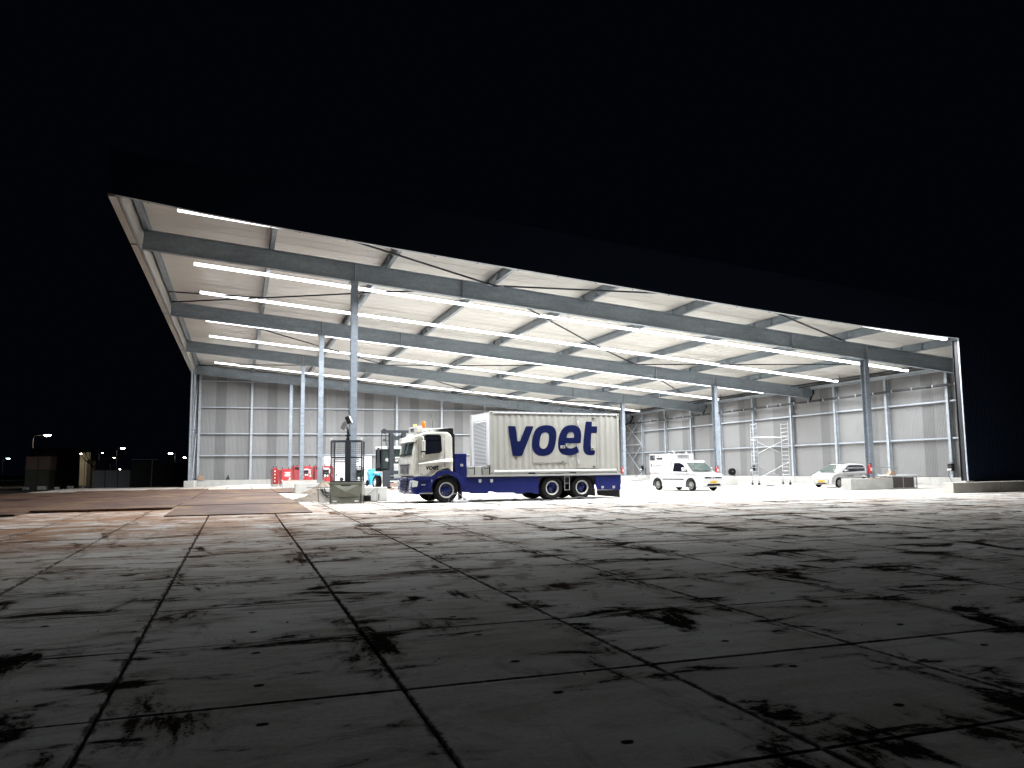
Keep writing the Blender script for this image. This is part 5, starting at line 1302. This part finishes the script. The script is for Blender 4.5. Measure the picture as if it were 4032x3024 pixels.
# ------------------------------------------------------------------ heavy forklift
fl = empty("forklift", (10.95, 58.2, 0), math.radians(8), "heavy forklift with tall black mast, white cab and blue body, facing the camera", "forklift")
for x in (-.50, .50):
    b = MB(); b.ibeam((x, -.2, .35), (x, -.2, 4.15), .30, .24, .05, .05, up=(0, 1, 0)); b.build("mast_rail", M_['anthra'], fl)
    b = MB(); b.ibeam((x * .72, -.26, .35), (x * .72, -.26, 4.0), .22, .12, .04, .04, up=(0, 1, 0)); b.build("inner_rail", M_['anthra'], fl)
b = MB(); b.bx(-1.0, 1.0, -.34, -.10, 4.08, 4.28); b.build("mast_crossbar", M_['anthra'], fl)
b = MB(); b.bx(-.60, .60, -.30, -.12, 3.55, 3.85); b.build("mast_crossbar", M_['anthra'], fl)
b = MB(); b.lathe([(.001, -.08), (.19, -.08), (.19, .08), (.001, .08)], (-1.02, -.2, 4.2), n=18); b.build("hose_pulley", M_['anthra'], fl)
for x in (-1.18, -.86):
    b = MB(); b.tube([(x, -.2, 4.2), (x, -.2, 3.7), (x + .0, -.2, 1.3)] if x < -1 else [(x, -.2, 4.1), (x, -.2, 3.4), (x + .2, -.2, 2.9), (x + .3, -.2, 2.5)], .025, 6); b.build("hydraulic_hose", M_['black'], fl)
b = MB(); b.lathe([(.001, -.05), (.10, -.05), (.10, .05), (.001, .05)], (-1.0, -.2, 3.55), n=14); b.bar((-1.0, -.2, 3.5), (-.6, -.2, 3.5), .06); b.build("hose_guide", M_['anthra'], fl)
b = MB(); b.bx(-.95, 1.15, -.42, -.30, 1.10, 1.35); b.build("carriage_bar", M_['anthra'], fl)
b = MB(); b.bx(-.95, 1.15, -.42, -.30, .62, .80); b.build("carriage_bar", M_['anthra'], fl)
b = MB(); b.bx(-.60, 1.15, -.44, -.42, .55, .62); b.build("reflective_strip", M_['sticker'], fl)
b = MB(); b.bx(-.60, .9, -.44, -.42, .96, 1.0); b.build("reflective_strip", M_['alu'], fl)
b = MB(); b.bx(-1.15, -.66, -.50, -.38, .20, 1.40); b.build("fork_shank", M_['anthra'], fl, bevel=.01)
b = MB(); b.bx(.72, 1.12, -.50, -.38, .20, 1.30); b.build("fork_shank", M_['anthra'], fl, bevel=.01)
for x in (-.55, .55):
    b = MB(); b.bx(x - .14, x + .14, -1.7, -.38, .03, .12); b.build("fork_blade", M_['brown'], fl)
b = MB(); b.bx(-.62, .95, -.5, .1, .18, .45); b.build("mast_foot", M_['brown'], fl, bevel=.02)
b = MB(); b.bx(-.55, .95, .4, 3.6, .50, 1.30); b.build("engine_body", M_['contw'], fl, bevel=.05)
b = MB(); b.bx(-.25, .80, .15, .42, 1.25, 1.85); b.build("front_cowl", M_['contw'], fl, bevel=.06)
cbf = empty("operator_cab"); cbf.parent = fl
for x in (-.92, .80):
    for y in (.5, 1.9):
        b = MB(); b.bar((x, y, 1.3), (x * .95, y + .1, 2.95), .09); b.build("cab_pillar", M_['black'], cbf)
b = MB(); b.bx(-.95, .90, .35, 2.1, 2.92, 3.12); b.build("cab_roof", M_['contw'], cbf, bevel=.04)
b = MB(); b.bx(-.86, .76, .52, .54, 1.5, 2.92); b.build("cab_window", M_['glass'], cbf)
b = MB(); b.bx(-.86, .76, 1.95, 1.97, 1.3, 2.92); b.build("cab_window", M_['glassd'], cbf)
b = MB(); b.bx(-.3, .3, 1.1, 1.6, 1.3, 2.2); b.build("driver_seat", M_['black'], cbf, bevel=.05)
for x in (-.62, .10, .95):
    b = MB(); b.lathe([(.001, -.03), (.12, -.02), (.13, .06), (.001, .1)], (x, .20, 2.12), n=14); b.build("work_lamp", M_['sticker'], fl, smooth=True)
b = MB(); b.bx(-1.30, -1.16, .3, .5, 1.9, 3.0); b.bx(-1.34, -1.1, .3, .5, 1.55, 1.9); b.build("side_mirror", M_['anthra'], fl)
for s in (-1, 1):
    wheel(fl, (s * 1.18, .75, .52), .52, .38, .26, M_['contw'], side=1, name="drive_wheel").rotation_euler = (0, 0, -s * PI / 2)
    wheel(fl, (s * .55, 3.2, .45), .45, .3, .22, M_['contw'], side=1, name="steer_wheel").rotation_euler = (0, 0, -s * PI / 2)
    b = MB(); b.prism([(s * 1.08, .05, 1.02), (s * 1.08, .2, 1.16), (s * 1.08, 1.3, 1.16), (s * 1.08, 1.45, 1.0), (s * 1.08, 1.3, 1.08), (s * 1.08, .3, 1.08)], (s * .28, 0, 0)); b.build("fender", M_['cyan'], fl)

# ------------------------------------------------------------------ loose things on the ground
def cable(name, pts, r, m, label, cat, grp=None):
    o0 = pts[0]; b = MB(); b.tube([(p[0] - o0[0], p[1] - o0[1], p[2]) for p in pts], r, 6)
    o = b.build(name, M_[m], None, loc=(o0[0], o0[1], 0), smooth=True); return tag(o, label, cat, grp)
def wander(x0, y0, x1, y1, n, amp, seed, lift=.0):
    rd = random.Random(seed); out = []; ph = rd.random() * 6
    for i in range(n + 1):
        t = i / n; x = x0 + (x1 - x0) * t; y = y0 + (y1 - y0) * t + amp * math.sin(t * 9 + ph) + amp * .5 * math.sin(t * 23 + ph)
        out.append((x + amp * .6 * math.sin(t * 17 + ph), y, gz(x, y) + .016 + lift * max(0, math.sin(t * 12 + ph)) ** 3))
    return out
cable("power_cable", wander(5.3, 32.6, 8.6, 30.9, 60, .18, 1), .014, 'black', "black cable from the light tower to the white socket block by the front wheel", "cable")
cable("power_cable", wander(6.3, 32.4, 8.3, 31.0, 50, .12, 3, .22), .014, 'textg', "looping grey cable lying in front of the truck's nose", "cable")
cable("power_cable", wander(8.8, 30.8, 14.2, 31.0, 110, .16, 5, .10), .015, 'textg', "long grey cable snaking along beside the truck's side skirt", "cable")
cable("power_cable", wander(8.9, 30.95, 12.2, 30.7, 80, .10, 9, .0), .013, 'black', "thin black cable beside the longer grey one under the truck", "cable")
cable("power_cable", [(8.2 + .35 * math.cos(a) * .9, 30.85, .10 + .34 * max(0, math.sin(a))) for a in [PI * k / 16 for k in range(17)]], .016, 'textg', "arched cable loop standing up before the truck's front wheel", "cable")
cable("power_cable", [(9.0 + .30 * math.cos(a), 30.8 + .12 * math.sin(a), .09 + .13 * math.sin(a)) for a in [2 * PI * k / 24 for k in range(25)]], .016, 'textg', "small coil of grey cable by the front wheel, behind the socket block", "cable")
sb = empty("socket_block", (8.35, 30.8, gz(8.35, 30.8)), .1, "whitish portable socket block on the ground by the truck's front wheel", "socket block")
b = MB(); b.bx(-.27, .27, -.12, .12, .0, .12); b.build("block_body", M_['contw'], sb, bevel=.02)
for k in range(4):
    b = MB(); b.bx(-.22 + .12 * k, -.14 + .12 * k, -.08, .08, .12, .16 + .02 * (k % 2)); b.build("plug", M_['textg' if k % 2 else 'contw'], sb, bevel=.01)
# cable bundle hung over the left block
cb_ = MB(); rd = random.Random(4)
for k in range(9):
    ph = rd.random(); r1 = .02 + .34 * rd.random(); x0 = .50 + .14 * rd.random(); pts = []
    for i in range(21):
        a = PI + PI * i / 20; pts.append((x0 + (.17 + .03 * k) * math.cos(a), -.42 - .02 * k * .3, .60 + (r1 + .12) * math.sin(a)))
    pts = [(pts[0][0], -.1, .635)] + pts + [(pts[-1][0], -.1, .635)]
    cb_.tube(pts, .012, 5)
cc_ = cb_.build("cable_bundle", M_['black'], None, loc=(3.28, YB[0], 0), smooth=True); tag(cc_, "bundle of black cable loops hanging over the block left of the light tower", "cable bundle")
cable("steel_rod", [(2.85, 35.9, .665), (3.4, 35.95, .66), (4.9, 36.1, .655)], .016, 'anthra', "thin dark steel rod resting on the block left of the light tower", "rod")
# beige cloth heaps
def heap(x, y, z, sx, sy, sz, label, seed, m='cloth', name="tarpaulin_heap", cat="tarpaulin"):
    rd = random.Random(seed); n, k = 18, 8; b = MB(); vs = [(0, 0, sz)]; fs = []
    off = [rd.uniform(.8, 1.15) for _ in range(n)]
    for j in range(1, k + 1):
        t = j / k
        for i in range(n):
            a = 2 * PI * i / n; h = sz * (1 - t) ** .8 * (1 + .25 * math.sin(3 * a + 4 * t)) * rd.uniform(.85, 1.1)
            vs.append((sx * t * off[i] * math.cos(a), sy * t * off[i] * math.sin(a), max(0, h) if j < k else 0))
    fs += [(0, 1 + i, 1 + (i + 1) % n) for i in range(n)]
    for j in range(k - 1): fs += [(1 + j * n + i, 1 + (j + 1) * n + i, 1 + (j + 1) * n + (i + 1) % n, 1 + j * n + (i + 1) % n) for i in range(n)]
    b.add(vs, fs); o = b.build(name, M_[m], None, loc=(x, y, z)); return tag(o, label, cat)
heap(5.15, 50.6, 0, 1.5, .6, .72, "crumpled beige tarpaulin against the white block of the second left column", 2)
heap(3.85, 38.2, 0, 1.5, .7, .55, "low heap of beige tarpaulin spreading on the floor behind the cable bundle", 6)
heap(0.0, 84.2, .60, .22, .16, .42, "dark rumpled bag standing on the back plinth", 8, 'black', "dark_bag", "bag").location = (-.9, 85.08, .602)
o = MB(); o.bx(-.27, .27, -.2, .2, 0, .46); o = o.build("cardboard_box", M_['card'], None, loc=(-3.42, 85.02, .602)); o.rotation_euler = (0, 0, .05); tag(o, "brown cardboard box on the plinth in the far left corner", "cardboard box")
cable("white_pipe", [(-1.4, 79.6, .06), (.2, 79.9, .06), (2.3, 80.1, .06)], .06, 'contw', "long white plastic pipe lying on the floor before the back wall", "pipe")
heap(1.4, 80.9, 0, 3.4, .5, .14, "flat crumpled white plastic sheet on the floor by the back wall", 12, 'contw', "plastic_sheet", "plastic sheet")
heap(33.5, 44.2, 0, .55, .25, .10, "small dark rag on the floor left of the small white car", 15, 'black', "dark_rag", "rag").location = (34.9, 47.0, 0)
jb = empty("transformer_box", (5.05, 33.1, gz(5.05, 33.1)), -.2, "small black box with a hooked handle beside the light tower", "power box")
b = MB(); b.bx(-.12, .14, -.12, .12, .04, .30); b.build("box_housing", M_['black'], jb, bevel=.02)
b = MB(); b.tube([(.14, 0, .06), (.38, 0, .05), (.46, 0, .12), (.46, 0, .36)], .022, 8); b.build("hooked_handle", M_['black'], jb, smooth=True)
b = MB(); b.tube([(.0, 0, .30), (.25, .6, .5), (.2, 2.0, .62), (.18, 3.2, .66)], .012, 6); b.build("cable", M_['black'], jb)
# small debris
rd = random.Random(21); dm = MB()
for i in range(240):
    y = rd.uniform(4.5, 36); x = rd.uniform(-.22, 1.15) * y; s_ = rd.uniform(.003, .011)
    dm.box((x, y, gz(x, y) + s_ * .45), (s_ * rd.uniform(1, 2.2), s_ * rd.uniform(.8, 1.6), s_), Matrix.Rotation(rd.random() * 3, 3, 'Z'))
o = dm.build("gravel", M_['conc2']); tag(o, kind='stuff')

# ------------------------------------------------------------------ beyond the yard, in the dark
GZ = -.5
def far_box(name, x0, x1, y0, y1, z0, z1, m, label, cat, ribs=0):
    cx, cy = (x0 + x1) / 2, (y0 + y1) / 2
    t = empty(name, (cx, cy, z0), 0, label, cat)
    b = MB(); b.bx(x0 - cx, x1 - cx, y0 - cy, y1 - cy, 0, z1 - z0); w = b.build("wall", M_[m], t)
    b = MB(); b.bx(x0 - cx - .05, x1 - cx + .05, y0 - cy - .05, y1 - cy + .05, z1 - z0, z1 - z0 + .06); b.build("roof", M_['darkbox'], t)
    for k in range(ribs):
        b = MB(); x = x0 - cx + (x1 - x0) * (k + 1) / (ribs + 1); b.bx(x - .04, x + .04, y0 - cy - .03, y0 - cy, 0.05, z1 - z0 - .05); b.build("panel_joint", M_['darkbox'], t)
    return t
far_box("storage_cabin", -15.3, -11.5, 100, 103, GZ, 1.70, 'greycab', "low pale grey storage cabin at the yard edge, nearest the centre", "cabin", 2)
far_box("storage_cabin", -8.9, -5.0, 101, 104, GZ, 2.50, 'darkbox', "dark grey windowless cabin next to the hall's far corner", "cabin", 1)
t = empty("gate_frame", (-10.2, 101, GZ), 0, "dark gate frame with a thin pale crossbeam between two cabins", "gate")
b = MB(); b.bar((-1.35, 0, 3.42), (1.45, 0, 3.40), .07); b.build("crossbeam", M_['alu'], t)
b = MB(); b.bar((.80, 0, 0), (.86, 0, 3.3), .10); b.build("gate_post", M_['alu'], t)
b = MB(); b.bx(-1.35, 1.45, .5, .6, 0, 3.2); b.build("gate_leaf", M_['darkbox'], t)
far_box("stacked_cabin", -21.9, -19.5, 100, 103, 1.82, 3.30, 'brown', "brownish site cabin, upper one of the stack by the street lamp", "cabin", 1)
far_box("stacked_cabin", -21.9, -19.6, 100, 103, GZ, 1.80, 'greenc', "greenish site cabin, lower one of the stack by the street lamp", "cabin", 1)
far_box("far_warehouse", -27.5, -21.8, 128, 131, GZ, 5.0, 'brown', "unlit brown warehouse block standing behind the stacked cabins", "building", 3)
t = far_box("far_office", -24.6, -22.3, 143, 150, GZ, 4.75, 'brick', "pale facade caught by street light behind the bare tree", "building", 2)
far_box("far_office", -22.0, -20.8, 138, 144, GZ, 3.35, 'brick', "small pale lit gable right of the bare tree", "building", 1)
for i, (x, s_) in enumerate(((-18.6, .5), (-17.4, .35), (-16.2, .45), (-15.2, .3), (-20.4, .35))):
    o = MB(); o.box((0, 0, s_ * .4), (s_ * 1.6, s_, s_ * .8), Matrix.Rotation(i * .7, 3, 'Z')); o = o.build("pale_stone", M_['conc'], None, loc=(x, 92 + i * .4, GZ + .35 * 0), bevel=.05)
    o.location.z = .05; tag(o, ["largest pale boulder at the dark left yard edge", "pale boulder right of the largest one at the dark yard edge", "pale boulder nearest the grey cabin at the yard edge", "smallest pale boulder beside the grey cabin", "pale boulder below the greenish cabin"][i], "boulder", "pale boulders along the dark yard edge")
    o.location.z = GZ + .28
bnk = sheet(-60, -12, 88, 99.5, 16, 6, lambda x, y: GZ + .32 * max(0, math.sin((y - 88) / 11.5 * PI)) * (1 + .2 * math.sin(x))).build("bank", M_['soil']); tag(bnk, kind='structure')
# bare tree
rd = random.Random(31)
t = empty("bare_tree", (-15.6, 106, GZ), 0, "leafless dark tree with long bare limbs before the lit facade", "tree")
tb = MB(); limbs = MB()
tb.tube([(0, 0, 0), (.1, 0, 1.5), (.0, 0, 3.2)], [.28, .22, .16], 8); tb.build("trunk", M_['bark'], t, smooth=True)
def grow(p, d, L, r, depth):
    pts = [p]; q = Vector(p); dd = Vector(d).normalized()
    for i in range(4):
        dd = (dd + Vector((rd.uniform(-.22, .22), rd.uniform(-.22, .22), rd.uniform(-.05, .2)))).normalized(); q = q + dd * L / 4; pts.append(tuple(q))
    limbs.tube(pts, [r, r * .85, r * .7, r * .55, r * .4], 5)
    if depth:
        for k in range(3):
            i = rd.randint(2, 4); grow(pts[i], dd + Vector((rd.uniform(-.9, .9), rd.uniform(-.6, .6), rd.uniform(-.1, .6))), L * .62, r * .45, depth - 1)
for a in range(7): grow((rd.uniform(-.1, .1), 0, rd.uniform(1.6, 3.0)), (math.cos(a * .9) * 1.2, math.sin(a * .9) * .6, .75), 2.5, .09, 3)
o = limbs.build("branches", M_['bark'], t); o['kind'] = 'stuff'
# street lamps
def street_lamp(u, h, y, label, glow='lampw', arm=1.4, size=1.0, side=1, x=None, energy=0):
    t = empty("street_lamp", (x, y, GZ), 0, label, "street lamp", "street lamps along the far road")
    b = MB(); b.tube([(-side * arm, 0, 0), (-side * arm, 0, h - GZ - .5), (-side * arm * .9, 0, h - GZ - .1), (-side * .3, 0, h - GZ + .06)], [.09, .06, .03, .02], 8); b.build("lamp_post", M_['steelpost'], t, smooth=True)
    if energy:
        ld = bpy.data.lights.new("lamp_light", 'POINT'); ld.energy = energy; ld.color = (1, .88, .68); ld.shadow_soft_size = .2
        lo = bpy.data.objects.new("lamp_light", ld); link(lo, t); lo.location = (0, -.1, h - GZ - .35)
    b = MB(); b.box((0, 0, h - GZ + .06), (.9 * size, .35 * size, .10)); b.build("lamp_head", M_['anthra'], t, bevel=.03)
    b = MB(); b.lathe([(.001, -.16 * size), (.22 * size, -.12 * size), (.42 * size, 0), (.001, .0)], (0, 0, h - GZ + .005), axis='z', n=16); b.build("lamp_lens", M_[glow], t, smooth=True)
street_lamp(0, 7.2, 137, "nearest street lamp, above the stacked cabins", x=-27.3, arm=1.9, size=1.25, energy=400)
street_lamp(0, 7.0, 200, "second street lamp from the far left, over the grey cabin's right end", x=-24.75, arm=1.2, size=1.25)
street_lamp(0, 6.8, 245, "street lamp over the dark cabin, left one of the close pair", x=-18.0, arm=-1.2, size=1.5, side=1)
street_lamp(0, 6.6, 300, "street lamp nearest the hall corner, right one of the close pair", x=-17.5, arm=-1.2, size=1.35, side=1)
street_lamp(0, 6.4, 290, "distant greenish street lamp at the far left edge", 'lampg', x=-68.4, arm=1.4, size=1.5)
for i, (X_, Z_, Y_p, En) in enumerate(((-22.9, 4.45, 138.5, 45), (-24.5, 5.3, 170, 0), (-22.2, 4.3, 168, 0), (-22.0, 2.15, 175, 0))):
    street_lamp(0, Z_, Y_p, ["small distant lamp above the lit facade", "small distant lamp beside the bare tree", "faint small lamp right of the bare tree", "low small lamp just over the grey cabin"][i], x=X_, arm=.6, size=.45, energy=En)

# pieces too small to pick apart in the photo stay joined
for o in bpy.data.objects:
    if o.type == 'MESH':
        n_ = o.name.split('.')[0]
        if n_ in ("web_stiffener", "hanger", "suspension_wire", "bracket", "end_plate", "pipe_clamp", "joint_strip", "gusset_plate", "frame_tube", "cable_bundle", "mirror_arm", "window_seal", "door_seam", "windscreen_seal") and o.parent: o['kind'] = 'stuff'
